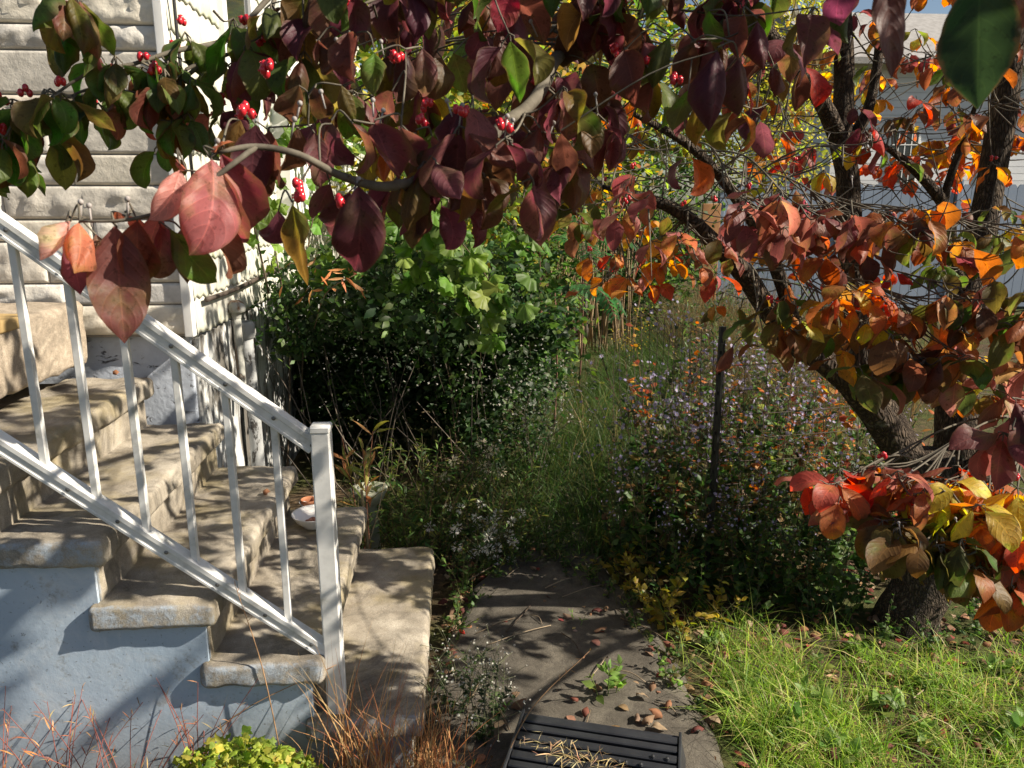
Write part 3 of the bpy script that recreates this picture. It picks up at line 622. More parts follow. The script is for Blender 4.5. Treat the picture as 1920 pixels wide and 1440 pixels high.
bh = thing('blue_house', 'blue sided house seen small between dogwood trunk and yellow tree', 'house', (10, 30, 0)); bxa = at(1490, 300, 29)[0]; bxb = at(1600, 300, 29)[0]
mb = MB(); box(mb, bxa, bxb, 29, 34, 0, 4.6); child(mb, 'wall', M['bluewall'], bh, smooth=False)
wc = at(1538, 300, 29); fr = MB(); box(fr, wc[0]-.5, wc[0]+.5, 28.95, 28.98, 3.3, 4.4, b=.01); fo = child(fr, 'window', M['white'], bh, smooth=False); mb = MB(); box(mb, wc[0]-.4, wc[0]+.4, 28.93, 28.945, 3.4, 4.3); mb.build('pane', M['glass'], fo, loc=tuple(bh.location), smooth=False)
mb = MB(); mb.add([(bxa-.3, 28.6, 4.6), (bxb+.3, 28.6, 4.6), (bxb+.3, 31.5, 6.2), (bxa-.3, 31.5, 6.2), (bxa-.3, 34.4, 4.6), (bxb+.3, 34.4, 4.6)], [(0,1,2,3), (3,2,5,4)]); child(mb, 'roof', M['roof'], bh, smooth=False)
#@@PART3@@
# ================================================================== VEGETATION
GREEN = [(.05,.10,.022),(.07,.13,.03),(.04,.08,.02),(.09,.15,.035)]
DKG = [(.018,.042,.012),(.03,.062,.017),(.024,.048,.015)]
YG = [(.22,.26,.04),(.30,.30,.05),(.16,.22,.035),(.35,.28,.05)]
ORG = [(.42,.13,.03),(.36,.18,.04),(.30,.07,.03),(.40,.24,.05)]
STRAW = [(.40,.28,.13),(.32,.21,.09),(.45,.22,.10)]
LAV = [(.36,.32,.52),(.44,.40,.58),(.32,.28,.48)]
WHT = [(.70,.68,.62),(.62,.61,.52)]
def crown(mb, c, r, n, tp, size, pl, shell=.5, nc=40, cr=.14, keep=None, up=.7, jit=.22, droop=-.3):
    c = np.array(c, float); r = np.array(r, float)
    d = rdir(nc); rad = shell+(1-shell)*rng.random(nc)**.5; cc = d*rad[:, None]
    k = rng.integers(0, nc, n); p = cc[k]+rng.normal(0, cr/np.mean(r), (n, 3)); P = c+p*r
    col = pal(pl, n)*(.8+.4*rng.random((nc, 1)))[k]
    dr = rdir(n); dr[:, 2] = dr[:, 2]*.5+droop; nr = N(p)*.6+rdir(n)*.8; nr[:, 2] += up
    ok = P[:, 2] > .02
    if keep is not None: ok &= keep(P)
    leaves(mb, tp, P[ok], dr[ok], nr[ok], (rng.uniform(*size, n))[ok], col[ok], jit)
    return cc*r+c
def stars(mb, P, ax, size, pl, npet=8, cc=(.5,.35,.05)):
    P = np.asarray(P); n = len(P); ax = N(ax); a = N(np.cross(ax, np.array([.31,.77,.2]))); b = np.cross(ax, a); col = pal(pl, n); size = np.broadcast_to(size, n)
    for k in range(npet):
        t = 2*PI*k/npet+rng.uniform(0, 6, n)*0+.2; d = a*math.cos(t.mean() if hasattr(t, 'mean') else t)+b*math.sin(t.mean() if hasattr(t, 'mean') else t)+ax*.25
        leaves(mb, PETAL, P, d, ax, size*.5, col, .08, .9)
    leaves(mb, PETAL, P+ax*(size*.06)[:, None]-a*(size*.12)[:, None], a, ax, size*.24, np.array(cc), .1, 1.6)
def herb(name, label, cat, group, p, h, ns=4, tp=OV, ls=(.03,.06), pl=GREEN, nl=12, stc=(.10,.09,.04), spread=.2, fl=None, low=.1, mt='leaf', up=.3, taper=.5, sr=.0022, droop=0.):
    t = thing(name, label, cat, (p[0], p[1], p[2] if len(p) > 2 else gz(p[0], p[1])), group)
    sm = MB(); lm = MB(); fm = MB(); o = np.zeros(3)
    for s in range(ns):
        hh = h*random.uniform(.65, 1.1); a = random.uniform(0, 6.28); sp = spread*random.uniform(.3, 1.)
        b = np.array([random.gauss(0, .02), random.gauss(0, .02), -.01]); e = np.array([b[0]+sp*math.cos(a), b[1]+sp*math.sin(a), hh]); m1 = b*.55+e*.45+np.array([0, 0, hh*.12])
        L = smoothline([b, m1, e], 6); tube(sm, L, np.linspace(sr, sr*.45, len(L)), 5, stc, n=1, cap=False)
        tt = rng.uniform(low, 1., nl); idx = tt*(len(L)-1); P = np.stack([np.interp(idx, range(len(L)), L[:, q]) for q in range(3)], 1)
        d = rdir(nl); d[:, 2] = rng.uniform(-.3, .7, nl)+up-droop; nr = rdir(nl)*.5; nr[:, 2] += 1
        leaves(lm, tp, P, d, nr, rng.uniform(*ls, nl)*(1-taper*tt), pal(pl, nl), .2)
        if fl:
            nf, fs, fpl, kind = fl; q = P[rng.integers(0, nl, nf)]*0+e+rng.normal(0, 1, (nf, 3))*np.array([.055, .055, .07]); q[:, 2] = np.minimum(q[:, 2], hh+.05)
            for w_ in q[::2]: tube(sm, [L[-3], w_], .0009, 4, stc, n=1, cap=False)
            ax = rdir(nf, 1.)
            if kind == 'star': stars(fm, q, ax, rng.uniform(fs*.8, fs*1.2, nf), fpl)
            else:
                for w_ in q[:max(3, nf//5)]:
                    r_ = rdir(26); leaves(fm, PETAL, w_+r_*fs*.55, r_, rdir(26), fs*.7, pal(fpl, 26), .08)
    sm.build('stem', M['stem'], t); lm.build('foliage', M[mt], t)
    if fl: fm.build('blossom', M['petal'], t)
    return t
def spread_copies(protos, spots, label=None):
    used = set()
    if protos[0]['category'] in ('aster', 'weed', 'seedling') and max(s[1] for s in spots) > 3.45:      # keep the narrow grassy track open
        spots = [s for s in spots if s[1] < 3.4 or not (.15*s[1]-.12 < s[0] < .228*s[1]+.07)]
    for i, s in enumerate(spots):
        p = protos[i % len(protos)]
        o = p if id(p) not in used else copy_tree(p); used.add(id(p))
        o.location = (s[0], s[1], gz(s[0], s[1]) if len(s) < 4 else s[3]); o.rotation_euler = (0, 0, random.uniform(0, 6.28)); k = s[2] if len(s) > 2 else random.uniform(.8, 1.15); o.scale = (k, k, k)
        if label: o['label'] = label
# ---- clematis mound with a dark hollow under it
cm = thing('clematis_bush', 'dark mound of small leaved clematis with tiny white flowers and a black hollow beneath', 'bush', (-.3, 4.7, 0))
mb = MB(); hollow = lambda P: ~((P[:, 1] < 4.75) & (P[:, 2] < .86-.25*np.clip(P[:, 0], -.2, .6)+.05*np.sin(P[:, 0]*9)) & (P[:, 0] < .20) & (P[:, 2] > .0)) & (P[:, 0] > -1.0)
cl = crown(mb, (-.32, 4.75, .82), (.80, .72, .54), 11000, OV_LO, (.03, .07), DKG+[(.05,.09,.025)], .55, 110, .085, hollow)
crown(mb, (-.25, 4.7, .92), (.92, .85, .62), 3600, OV, (.04, .085), DKG+GREEN, .8, 42, .075, hollow)
for q in range(34):
    a = np.array([random.uniform(-.8, .5), random.uniform(4.0, 4.7), random.uniform(.85, 1.3)]); e = a+np.array([random.gauss(.05, .2), random.uniform(-.35, 0), random.uniform(-.45, .15)]); L = smoothline([a, (a+e)/2+[0, 0, .1], e], 6); tube(mb, L, .0015, 4, (.08,.06,.03), n=1, cap=False); n_ = 16; ii = rng.uniform(0, len(L)-1, n_); P = np.stack([np.interp(ii, range(len(L)), L[:, q_]) for q_ in range(3)], 1); d_ = rdir(n_, -.3); leaves(mb, OV, P, d_, rdir(n_)+np.array([0, -.5, .8]), rng.uniform(.03, .06, n_), pal(DKG+GREEN, n_), .2)
crown(mb, (.25, 4.7, .45), (.38, .5, .50), 5000, OV_LO, (.03, .06), DKG+GREEN[:1], .5, 60, .08)
crown(mb, (-.4, 5.2, .5), (.85, .28, .55), 9000, OV_LO, (.05, .09), DKG, .2, 90, .12)
child(mb, 'foliage', M['leaf'], cm)
mb = MB(); q = rng.uniform(0, 1, (420, 3)); fp_ = np.stack([-.75+1.25*q[:, 0], 4.06+.25*q[:, 1], .88-.25*q[:, 0]+rng.normal(0, .09, 420)], 1); q2 = np.stack([rng.normal(.38, .16, 320), rng.normal(4.15, .2, 320), rng.normal(.62, .18, 320)], 1)
q3 = cl[rng.integers(0, len(cl), 160)]+rng.normal(0, .06, (160, 3)); q3[:, 1] -= .08
fp_ = np.vstack([fp_[::2], q2, q3]); stars(mb, fp_, rdir(len(fp_), .5)-np.array([0, .6, 0]), rng.uniform(.010, .018, len(fp_)), WHT, 4, (.5,.5,.3)); child(mb, 'blossom', M['petal'], cm)
mb = MB()
for q in range(42):
    a = np.array([random.uniform(-.85, .3), random.uniform(4.0, 4.8), .0]); e = a+np.array([random.gauss(0, .25), random.gauss(0, .15), random.uniform(.4, .95)]); tube(mb, [a, (a+e)/2+rng.normal(0, .06, 3), e], [random.uniform(.0025, .006), .003, .0015], 5, random.choice([(.12,.10,.08),(.06,.05,.04),(.18,.15,.12)]), n=4, cap=False)
child(mb, 'stem', M['stem'], cm)
# ---- grape vine hanging over the mound and up the house
gv_ = thing('grape_vine', 'grape vine with broad bright green lobed leaves draped over the dark mound', 'vine', (-.1, 4.3, 0))
mb = MB(); sm = MB(); tops = []
for line in ([(-.62,4.6,1.30),(-.35,4.2,1.55),(-.05,4.0,1.52),(.15,3.9,1.30),(.24,3.85,1.1)], [(-.5,4.8,1.35),(-.15,4.5,1.72),(.2,4.3,1.62),(.45,4.2,1.38)], [(-.3,4.3,1.30),(-.05,4.0,1.38),(.05,3.85,1.2),(.18,3.8,1.02)], [(-.8,4.5,1.2),(-.5,4.2,1.46),(-.25,4.05,1.40)], [(-.2,4.7,1.45),(.25,4.5,1.85),(.7,4.5,1.7)], [(0.0,4.3,.0),(-.05,4.35,.7),(-.2,4.4,1.4)]):
    L = smoothline(line, 8); tube(sm, L, np.linspace(.005, .002, len(L)), 6, (.11,.08,.05), n=1)
    if line[0][2] < .5: continue
    n = int(len(L)*1.9); ii = rng.uniform(0, len(L)-1, n); P = np.stack([np.interp(ii, range(len(L)), L[:, q]) for q in range(3)], 1)+rng.normal(0, .05, (n, 3)); d = rdir(n); d[:, 2] = rng.uniform(-1., -.1, n); d[:, 1] -= .3; nr = rdir(n)*.5+np.array([.25, -.7, .6])
    leaves(mb, GRAPE, P, d, nr, rng.uniform(.07, .135, n), pal([(.10,.19,.03),(.14,.24,.04),(.08,.15,.03),(.18,.26,.05)], n), .18)
child(mb, 'foliage', M['leaf'], gv_); child(sm, 'stem', M['stem'], gv_)
hv = thing('house_vine', 'leafy green vine climbing the white shingle side near the dark window', 'vine', (-.9, 4.6, 0)); mb = MB(); sm = MB()
for line in ([(-1.0,4.3,.0),(-.95,4.4,.9),(-.98,4.3,1.7),(-.85,4.7,2.2),(-.6,5.0,2.35)], [(-.98,4.8,.5),(-.9,4.9,1.4),(-.7,5.0,2.0),(-.35,5.2,2.3)], [(-.95,4.0,1.2),(-.98,3.9,1.7),(-.9,3.9,1.98)]):
    L = smoothline(line, 8); tube(sm, L, np.linspace(.006, .002, len(L)), 6, (.12,.09,.06), n=1); n = 36; ii = rng.uniform(len(L)*.35, len(L)-1, n); P = np.stack([np.interp(ii, range(len(L)), L[:, q]) for q in range(3)], 1)+rng.normal(0, .07, (n, 3)); P[:, 0] = np.maximum(P[:, 0], -1.0)
    d = rdir(n); d[:, 2] = rng.uniform(-1., 0., n); nr = rdir(n)*.4+np.array([.6, -.6, .5]); leaves(mb, GRAPE, P, d, nr, rng.uniform(.07, .12, n), pal([(.12,.21,.03),(.16,.26,.045),(.09,.16,.03)], n), .18)
n = 700; P = np.stack([rng.normal(-.93, .05, n).clip(-1.02, -.7), rng.uniform(3.9, 5.2, n), rng.normal(1.12, .14, n)], 1); leaves(mb, OV_LO, P, rdir(n, -.4), rdir(n)+np.array([.6, -.5, .4]), rng.uniform(.03, .06, n), pal(DKG+GREEN, n), .2)
child(mb, 'foliage', M['leaf'], hv); child(sm, 'stem', M['stem'], hv)
n = 26; mb = MB(); P = np.stack([rng.normal(-.62, .12, n), rng.normal(3.95, .1, n), rng.normal(1.28, .05, n)], 1); leaves(mb, LAN, P, rdir(n, -.6), rdir(n), rng.uniform(.05, .1, n), pal([(.45,.2,.08),(.5,.28,.14),(.36,.13,.05)], n), .2)
ws = MB(); tube(ws, [(-.75,4.1,1.0),(-.66,3.98,1.2),(-.5,3.9,1.3)], .002, 5, (.2,.12,.07), n=4); t = thing('withered_spray', 'withered orange brown leaf spray caught on top of the dark mound', 'dead leaves', (-.62, 3.95, 1.0)); child(mb, 'foliage', M['dry'], t); child(ws, 'stem', M['stem'], t)
# ---- saplings and shrubs at the back
def tree(name, label, group, base, ctr, rad, n, size, pl, tp=OV_LO, nc=60, cr=.3, trunk=.04, shell=.25, mt='farleaf', keep=None, stc=(.12,.10,.08)):
    t = thing(name, label, 'tree' if 'tree' in name or 'sapling' in name else 'shrub', base, group); mb = MB(); cc = crown(mb, ctr, rad, n, tp, size, pl, shell, nc, cr, keep); tm = MB(); b = np.array(base, float); c = np.array(ctr, float)
    top = c+np.array([0, 0, rad[2]*.6]); tube(tm, [b-[0,0,.05], b*.5+c*.5+rng.normal(0, .05, 3), c, top], [trunk, trunk*.8, trunk*.55, trunk*.15], 8, stc, n=5, rough=.08)
    for p in cc[rng.permutation(len(cc))[:min(26, len(cc))]]:
        s = c+(top-c)*random.uniform(-.9, .6)*.8; s = b*.25+s*.75 if random.random() < .4 else s; tube(tm, [s, (s+p)/2+rng.normal(0, .04, 3)+[0, 0, .08], p], [trunk*.3, trunk*.18, trunk*.06], 5, stc, n=3, cap=False)
    child(mb, 'crown', M[mt], t); child(tm, 'trunk', M['stem'], t); return t
tree('yellowing_sapling', 'slender yellow green sapling rising behind the dark mound near the house', None, (-.45, 6.1, 0), (-.25, 6.1, 2.3), (.75, .7, 1.15), 2600, (.06, .11), YG+GREEN[3:], OV, 46, .2)
tree('orange_sapling', 'thin sapling with yellow and orange leaves behind the grape vine', None, (.55, 6.9, 0), (.55, 6.9, 2.5), (.9, .8, 1.3), 3000, (.07, .12), YG+[(.45,.28,.05),(.42,.16,.04),(.2,.26,.04)], OV, 55, .22)
tree('green_sapling', 'green and yellow sapling standing behind the dry brown canes', None, (1.6, 9.3, 0), (1.5, 9.3, 2.9), (1.3, 1.0, 1.5), 3800, (.08, .13), YG+GREEN, OV_LO, 70, .25)
tree('round_leaf_shrub', 'bushy yellow green shrub between the canes and the grape vine', None, (.35, 8.2, 0), (.3, 8.2, 1.2), (1.2, .7, 1.1), 4200, (.06, .11), YG[2:3]+GREEN+[(.2,.22,.04)], OV_LO, 90, .16)
tree('shade_tree', 'big yellow green tree behind the saplings at the back of the garden', None, (-1.5, 15, 0), (-1., 15, 4.6), (3.4, 2.4, 3.6), 9000, (.14, .24), YG+GREEN, OV_LO, 120, .45, .16)
tree('maple_tree', 'tall green and gold tree far behind the dry canes', None, (3., 17, 0), (2.6, 17, 4.4), (3.0, 2.2, 3.6), 8500, (.14, .22), YG+GREEN[1:], OV_LO, 110, .45, .15)
fx_, fz_ = at(1440, 170, 16.5)[0], at(1440, 130, 16.5)[2]
tree('golden_tree', 'small leaved yellow green tree in full sun before the blue house', None, (fx_, 16.5, 0), (fx_, 16.5, fz_-.1), (1.5, 1.4, 2.5), 9000, (.08, .14), [(.34,.34,.06),(.26,.30,.05),(.42,.36,.07)], OV_LO, 110, .26, .1)
tree('hedge_shrub', 'dark green shrub at the back of the garden left of the fence', None, (2.2, 11.3, 0), (2.5, 11.6, 1.2), (2.1, .6, 1.2), 7500, (.07, .12), DKG+GREEN, OV_LO, 90, .2)
tree('low_shrub', 'low dark green shrub in front of the bay wall', None, (-.3, 9.9, 0), (-.3, 9.9, 1.2), (1.6, .7, 1.2), 4500, (.07, .12), DKG+GREEN, OV_LO, 90, .2)
tree('bramble_shrub', 'ragged dark green shrub between the dry canes and the tan grass', None, (2.0, 9.8, 0), (2.1, 9.8, .8), (1.1, .6, .85), 4500, (.06, .11), GREEN+DKG+YG[2:3], OV_LO, 60, .2)
tree('bramble_shrub', 'low yellow green shrub just right of the dark mound on the track side', None, (.75, 6.2, 0), (.55, 6.4, .75), (.5, .5, .75), 2600, (.05, .10), GREEN+YG[2:3], OV, 40, .16)
# dry canes
dc = thing('dry_cane_clump', 'stand of upright dry brown canes in the middle of the back garden', 'canes', (1.1, 8.6, 0)); mb = MB()
for q in range(110):
    b = np.array([random.uniform(.45, 1.95), random.uniform(8.2, 9.0), -.02]); e = b+np.array([random.gauss(0, .16), random.gauss(0, .12), random.uniform(1.1, 2.0)]); tube(mb, [b, (b+e)/2+rng.normal(0, .03, 3), e], [.010, .008, .004], 5, random.choice([(.30,.21,.12),(.22,.15,.08),(.38,.28,.17),(.14,.10,.06)]), n=2, cap=False)
child(mb, 'cane', M['stem'], dc)['kind'] = 'stuff'
# sumac saplings: arching compound leaves
def sumac(p, h, nf, label, L=.55):
    t = thing('sumac_sapling', label, 'sapling', (p[0], p[1], 0)); lm = MB(); sm = MB(); p = np.array(p, float); top = np.array([p[0], p[1], h]); tube(sm, [(p[0], p[1], -.02), top*.5+np.array([p[0], p[1], 0])*.5+[.02, 0, 0], top], [.009, .007, .004], 6, (.16,.08,.06), n=3)
    for k in range(nf):
        a = 6.28*k/nf+random.uniform(-.3, .3); s = top-[0, 0, random.uniform(0, .3)]; dr = np.array([math.cos(a), math.sin(a), 0]); c = smoothline([s, s+dr*L*.4+[0, 0, .13], s+dr*L*.8+[0, 0, .08], s+dr*L+[0, 0, -.06]], 8); tube(sm, c, .0025, 5, (.22,.10,.07), n=1, cap=False)
        n = 15; ii = np.linspace(len(c)*.18, len(c)-1.2, n); P = np.stack([np.interp(ii, range(len(c)), c[:, q]) for q in range(3)], 1); tg = N(np.stack([np.gradient(P[:, q]) for q in range(3)], 1)); sd = N(np.cross(tg, [0, 0, 1.]))
        for sg in (1, -1): leaves(lm, LAN, P, sd*sg+tg*.35+np.array([0, 0, -.25]), np.array([0, 0, 1.]), np.interp(np.linspace(0, 1, n), [0, .4, 1], [.10, .14, .07]), np.array((.05,.13,.045)), .15, 1.6)
    child(lm, 'foliage', M['leaf'], t); child(sm, 'stem', M['stem'], t)
p_ = at(1010, 500, 6.0); sumac((p_[0], 6.0), 1.5, 7, 'feathery dark green sumac sapling above the white aster spray'); p_ = at(1090, 520, 6.6); sumac((p_[0], 6.6), 1.4, 7, 'feathery blue green sumac sapling below the dry canes'); p_ = at(1040, 600, 5.2); sumac((p_[0], 5.2), 1.05, 6, 'low arching sumac sapling beside the grassy track', .5)
# ---- herbs
def spots(n, x0, x1, y0, y1, k=(.8, 1.2)): return [(random.uniform(x0, x1), random.uniform(y0, y1), random.uniform(*k)) for _ in range(n)]
A = [herb('aster_plant', '-', 'aster', 'lavender asters along the wire fence', (0, 0), .92, 8, HEART, (.06,.105), GREEN+GREEN+DKG+[(.13,.16,.04),(.18,.17,.05),(.20,.12,.05)], 26, (.10,.07,.05), .30, (9, .019, LAV, 'star'), .08, taper=.75) for _ in range(4)]
spread_copies(A, [(.85,3.05,.95),(.95,3.35,1.1),(1.12,3.2,1.05),(1.3,3.05,.95),(1.45,3.3,1.05),(1.62,3.1,.9),(.72,3.5,.9),(1.05,3.75,1.15),(1.35,3.7,1.1),(1.65,3.6,1.05),(.98,4.2,1.1),(1.95,3.4,1.),(.7,4.0,.9),(1.3,4.2,1.1),(1.18,2.86,.6),(1.42,2.82,.6),(1.9,4.2,1.1),(2.3,3.8,1.),(.8,3.25,.8),(1.05,3.0,.8),(1.25,3.45,1.),(1.5,3.55,1.),(.6,3.75,.7),(1.75,3.35,.9),(1.55,2.95,.75),(.92,2.9,.55),(1.3,2.9,.6),(.75,4.4,1.),(1.0,4.6,1.1),(.72,3.15,.6)], 'leafy aster with small lavender flowers growing along the wire fence')
A = [herb('heath_aster_plant', '-', 'aster', 'white heath asters beside the grassy track', (0, 0), .6, 8, NAR, (.025,.045), DKG+GREEN, 14, (.12,.10,.07), .3, (9, .011, [(.36,.36,.38),(.42,.41,.38)], 'star'), .2) for _ in range(2)]
spread_copies(A, [(.5,4.7,1.0),(.45,5.3,1.1),(.42,4.1,.95),(2.5,5.9,1.2),(2.3,5.0,1.0),(1.75,5.0,1.1)], 'bushy heath aster with tiny whitish flowers beside the grassy track')
A = [herb('tall_weed', '-', 'weed', 'tall rank weeds crowding the garden track', (0, 0), .95, 7, LAN, (.07,.12), GREEN+DKG[:2]+[(.14,.15,.05)], 20, (.12,.10,.06), .3, None, .15) for _ in range(2)]+[herb('tall_weed', '-', 'weed', 'tall rank weeds crowding the garden track', (0, 0), .85, 9, OV, (.05,.08), GREEN+DKG[:1]+[(.20,.13,.05)], 20, (.14,.10,.06), .34, None, .1)]
spread_copies(A, [(.35,4.9,.9),(.55,5.6,1.),(.85,6.4,1.1),(1.2,7.4,1.1),(.5,6.4,1.1),(1.65,5.2,1.),(1.9,6.0,1.1),(2.2,6.6,1.1),(2.6,7.4,1.2),(2.9,6.2,1.1),(2.3,5.2,1.),(2.8,8.4,1.2),(1.5,8.2,1.1),(3.3,9.2,1.2),(3.0,5.2,1.1),(3.4,7.2,1.2),(3.2,8.2,1.2),(2.4,6.0,1.1),(1.95,5.3,1.),(1.5,4.5,.9),(2.1,4.6,.9),(2.6,4.4,1.),(.3,4.4,.7)], 'tall rank green weed crowding the grassy garden track')
A = [herb('orange_seedling', '-', 'seedling', 'orange leaved seedlings behind the wire fence', (0, 0), .80, 4, OV, (.07,.11), ORG, 13, (.2,.10,.06), .18, None, .3, droop=.5) for _ in range(2)]
spread_copies(A, [(1.0,3.3,.85),(1.35,3.4,.95),(1.65,3.5,1.),(1.15,3.85,1.),(1.85,3.7,1.),(2.1,3.9,1.1),(1.2,4.6,1.1),(1.5,4.5,1.1),(1.75,4.0,.95),(2.2,4.4,1.1),(1.42,3.95,1.),(2.0,3.1,.9),(1.0,4.75,1.)], 'spindly seedling with drooping orange leaves behind the wire fence')
A = [herb('green_weed', '-', 'weed', 'green weeds in front of the dark mound', (0, 0), .42, 5, LAN, (.05,.10), GREEN+[(.13,.18,.04),(.20,.22,.05)], 18, (.12,.10,.05), .2, None, .1) for _ in range(3)]+[herb('green_weed', '-', 'weed', 'green weeds in front of the dark mound', (0, 0), .34, 7, OV, (.025,.05), GREEN+[(.16,.20,.05),(.22,.21,.06)], 24, (.14,.09,.06), .22, None, .05) for _ in range(2)]
spread_copies(A, [(-.45,3.3,1.),(-.38,3.55,1.1),(-.25,3.6,1.2),(-.15,3.5,1.2),(-.08,3.65,1.2),(-.3,3.3,.9),(-.18,3.28,.9),(-.05,3.4,1.),(.08,3.75,1.2),(.2,3.7,1.1),(-.5,3.75,1.1),(-.4,3.95,1.1),(-.15,3.85,1.2),(.0,4.0,1.2),(.25,3.4,.9),(-.55,3.3,.8),(.45,3.3,.6),(.22,3.25,.7),(.5,3.75,.9),(.62,4.3,1.),(.05,3.12,.5),(.15,3.4,.9),(-.25,3.3,.8),(.4,3.55,.8),(-.3,3.45,.9),(-.12,3.35,.9),(.02,3.55,1.1),(.18,3.6,1.),(.1,3.3,.8),(.28,3.85,1.),(-.05,3.85,1.05),(-.35,3.75,.9),(.38,4.0,.9),(-.2,4.05,1.),(.15,4.1,1.),(-.55,3.5,.8),(-.02,3.2,.7),(.3,3.5,.7),(-.42,3.35,.7)], 'green leafy weed in the tangle in front of the dark mound')
A = [herb('shade_weed', '-', 'weed', 'broad leaved weeds around the dogwood trunk', (0, 0), .38, 5, HEART, (.05,.08), GREEN+[(.10,.15,.04)], 9, (.10,.09,.05), .22, None, .1) for _ in range(3)]
spread_copies(A, [(1.7,2.98,1.),(1.62,3.1,1.1),(1.8,3.05,1.1),(1.9,3.0,1.),(1.55,2.82,.8),(1.68,2.82,.7),(1.45,2.92,.9),(1.0,2.84,.7),(1.75,2.48,.45),(1.95,2.5,.5),(1.62,2.55,.5),(2.05,2.62,.6),(1.2,2.75,.65),(1.35,2.85,.9),(1.1,2.95,.9),(1.5,2.85,.9),(1.25,3.0,1.),(1.42,2.72,.7),(1.6,2.95,1.),(1.55,2.72,.6),(2.2,3.0,1.),(2.45,3.2,1.1),(2.7,2.9,1.),(2.3,2.6,.7),(2.1,3.4,1.2),(2.6,3.6,1.2),(.85,2.86,.6)], 'broad leaved weed growing in the shade around the dogwood trunk')
A = [herb('yellow_leaf_weed', '-', 'weed', 'yellow leaved weeds at the foot of the fence', (0, 0), .24, 5, HEART, (.05,.08), [(.30,.24,.03),(.22,.20,.03),(.36,.27,.05)], 7, (.14,.11,.05), .16, None, .15) for _ in range(2)]
spread_copies(A, [(.74,2.95,.8),(.76,2.7,.8),(.7,3.1,.9),(.85,2.62,.7),(.82,2.78,.9),(.9,2.9,1.),(1.02,2.7,.85),(.78,2.98,.9)], 'low weed with mottled yellow leaves at the foot of the fence post')
p_ = at(905, 985, 3.3); herb('boneset_plant', 'white topped boneset in full flower beside the bottom step', 'boneset', None, (p_[0], 3.3), p_[2]+.02, 6, OV, (.05,.09), GREEN, 10, (.12,.10,.06), .13, (30, .022, WHT, 'puff'), .1)
p_ = at(895, 825, 3.7); herb('seeding_boneset', 'cream seed headed boneset standing taller behind the white topped one', 'boneset', None, (p_[0], 3.7), p_[2], 3, OV, (.04,.07), GREEN, 9, (.12,.10,.06), .07, (14, .026, [(.62,.56,.40)], 'puff'), .1)
p_ = at(665, 840, 3.28); herb('willow_weed', 'tall weed with long yellow green leaves right behind the white post', 'weed', None, (p_[0], 3.3), p_[2]+.05, 3, LAN, (.10,.15), [(.16,.19,.04),(.24,.22,.05),(.30,.16,.06)], 12, (.22,.10,.06), .10, None, .35, sr=.004, taper=.2)
mb = MB(); t = thing('pale_stalk', 'thick pale broken stalk standing behind the bottom steps', 'stalk', (*at(690, 1000, 3.3)[:2], 0)); b = np.array([at(690, 1010, 3.22)[0], 3.22, 0]); tube(mb, [b, b+[-.005, 0, .2], b+[-.02, .01, .42]], [.008, .008, .006], 8, (.34,.26,.13), n=3); tube(mb, [b+[.0, 0, .16], b+[.05, .01, .32], b+[.08, .02, .45]], [.004, .003, .002], 6, (.38,.30,.18), n=3); child(mb, 'stalk_stem', M['stem'], t)
p_ = at(1165, 620, 6.5); herb('goldenrod_plant', 'goldenrod with yellow plume beside the grassy track', 'goldenrod', None, (p_[0], 6.5), p_[2]+.1, 4, NAR, (.06,.09), GREEN, 16, (.12,.11,.05), .25, (40, .014, [(.55,.40,.04)], 'star'), .1)
p_ = atz(1145, 1300, .03); herb('path_weed', 'bright green broad leaved weed growing from the path above the black step box', 'weed', None, (p_[0], p_[1], .02), .13, 6, OV, (.05,.075), [(.14,.24,.05),(.18,.28,.06)], 5, (.15,.2,.06), .09, None, .1)
p_ = atz(1090, 1165, .03); herb('small_seedling', 'tiny lone green seedling in the middle of the path', 'seedling', None, (p_[0], p_[1], .02), .05, 2, LAN, (.03,.045), [(.16,.26,.05)], 5, (.15,.2,.06), .03, None, .3)
p_ = atz(1240, 1275, .02); herb('heart_weed', 'low round leaved weed at right edge of the path', 'weed', None, (p_[0], p_[1]), .09, 5, HEART, (.035,.05), [(.16,.26,.05)], 4, (.15,.2,.06), .08, None, .5)
A = [herb('edge_weed', '-', 'weed', 'low weeds creeping over the path edges', (0, 0), .13, 7, OV, (.025,.045), GREEN+[(.16,.15,.05),(.12,.18,.04)], 9, (.12,.12,.05), .14, None, .05) for _ in range(3)]
spread_copies(A, [(.72,2.35,1.),(.76,2.5,1.),(.7,2.68,1.),(.68,2.85,1.1),(.6,3.02,1.1),(.5,3.2,1.),(.3,3.3,1.),(.15,3.18,1.),(.05,2.95,.9),(-.02,2.75,.9),(.8,2.2,.9),(.42,3.35,1.2),(.04,3.2,.8),(.62,3.15,1.2),(.55,3.5,1.2),(.35,3.6,1.2)], 'low green weed creeping over the edge of the path')
A = [herb('galinsoga_plant', '-', 'weed', 'small white flowered weeds between bottom step and path', (0, 0), .26, 9, OV, (.022,.04), DKG+GREEN[:2], 14, (.12,.13,.07), .16, (9, .010, [(.6,.6,.55)], 'star'), .1) for _ in range(2)]
spread_copies(A, [(-.02,2.22,.9),(.06,2.08,.95),(.0,2.4,.8),(.12,2.2,.7)], 'dark low weed with tiny white flowers between bottom step and path')
A = [herb('step_weed', '-', 'weed', 'low green weeds beside the bottom step', (0, 0), .22, 5, OV, (.04,.06), GREEN+[(.12,.18,.04)], 8, (.12,.12,.05), .13, None, .1) for _ in range(2)]
spread_copies(A, [(.0,3.05,1.),(.0,2.85,.7),(.12,3.22,1.1),(-.02,2.65,.5)], 'low bright green weed against the far end of the bottom step')
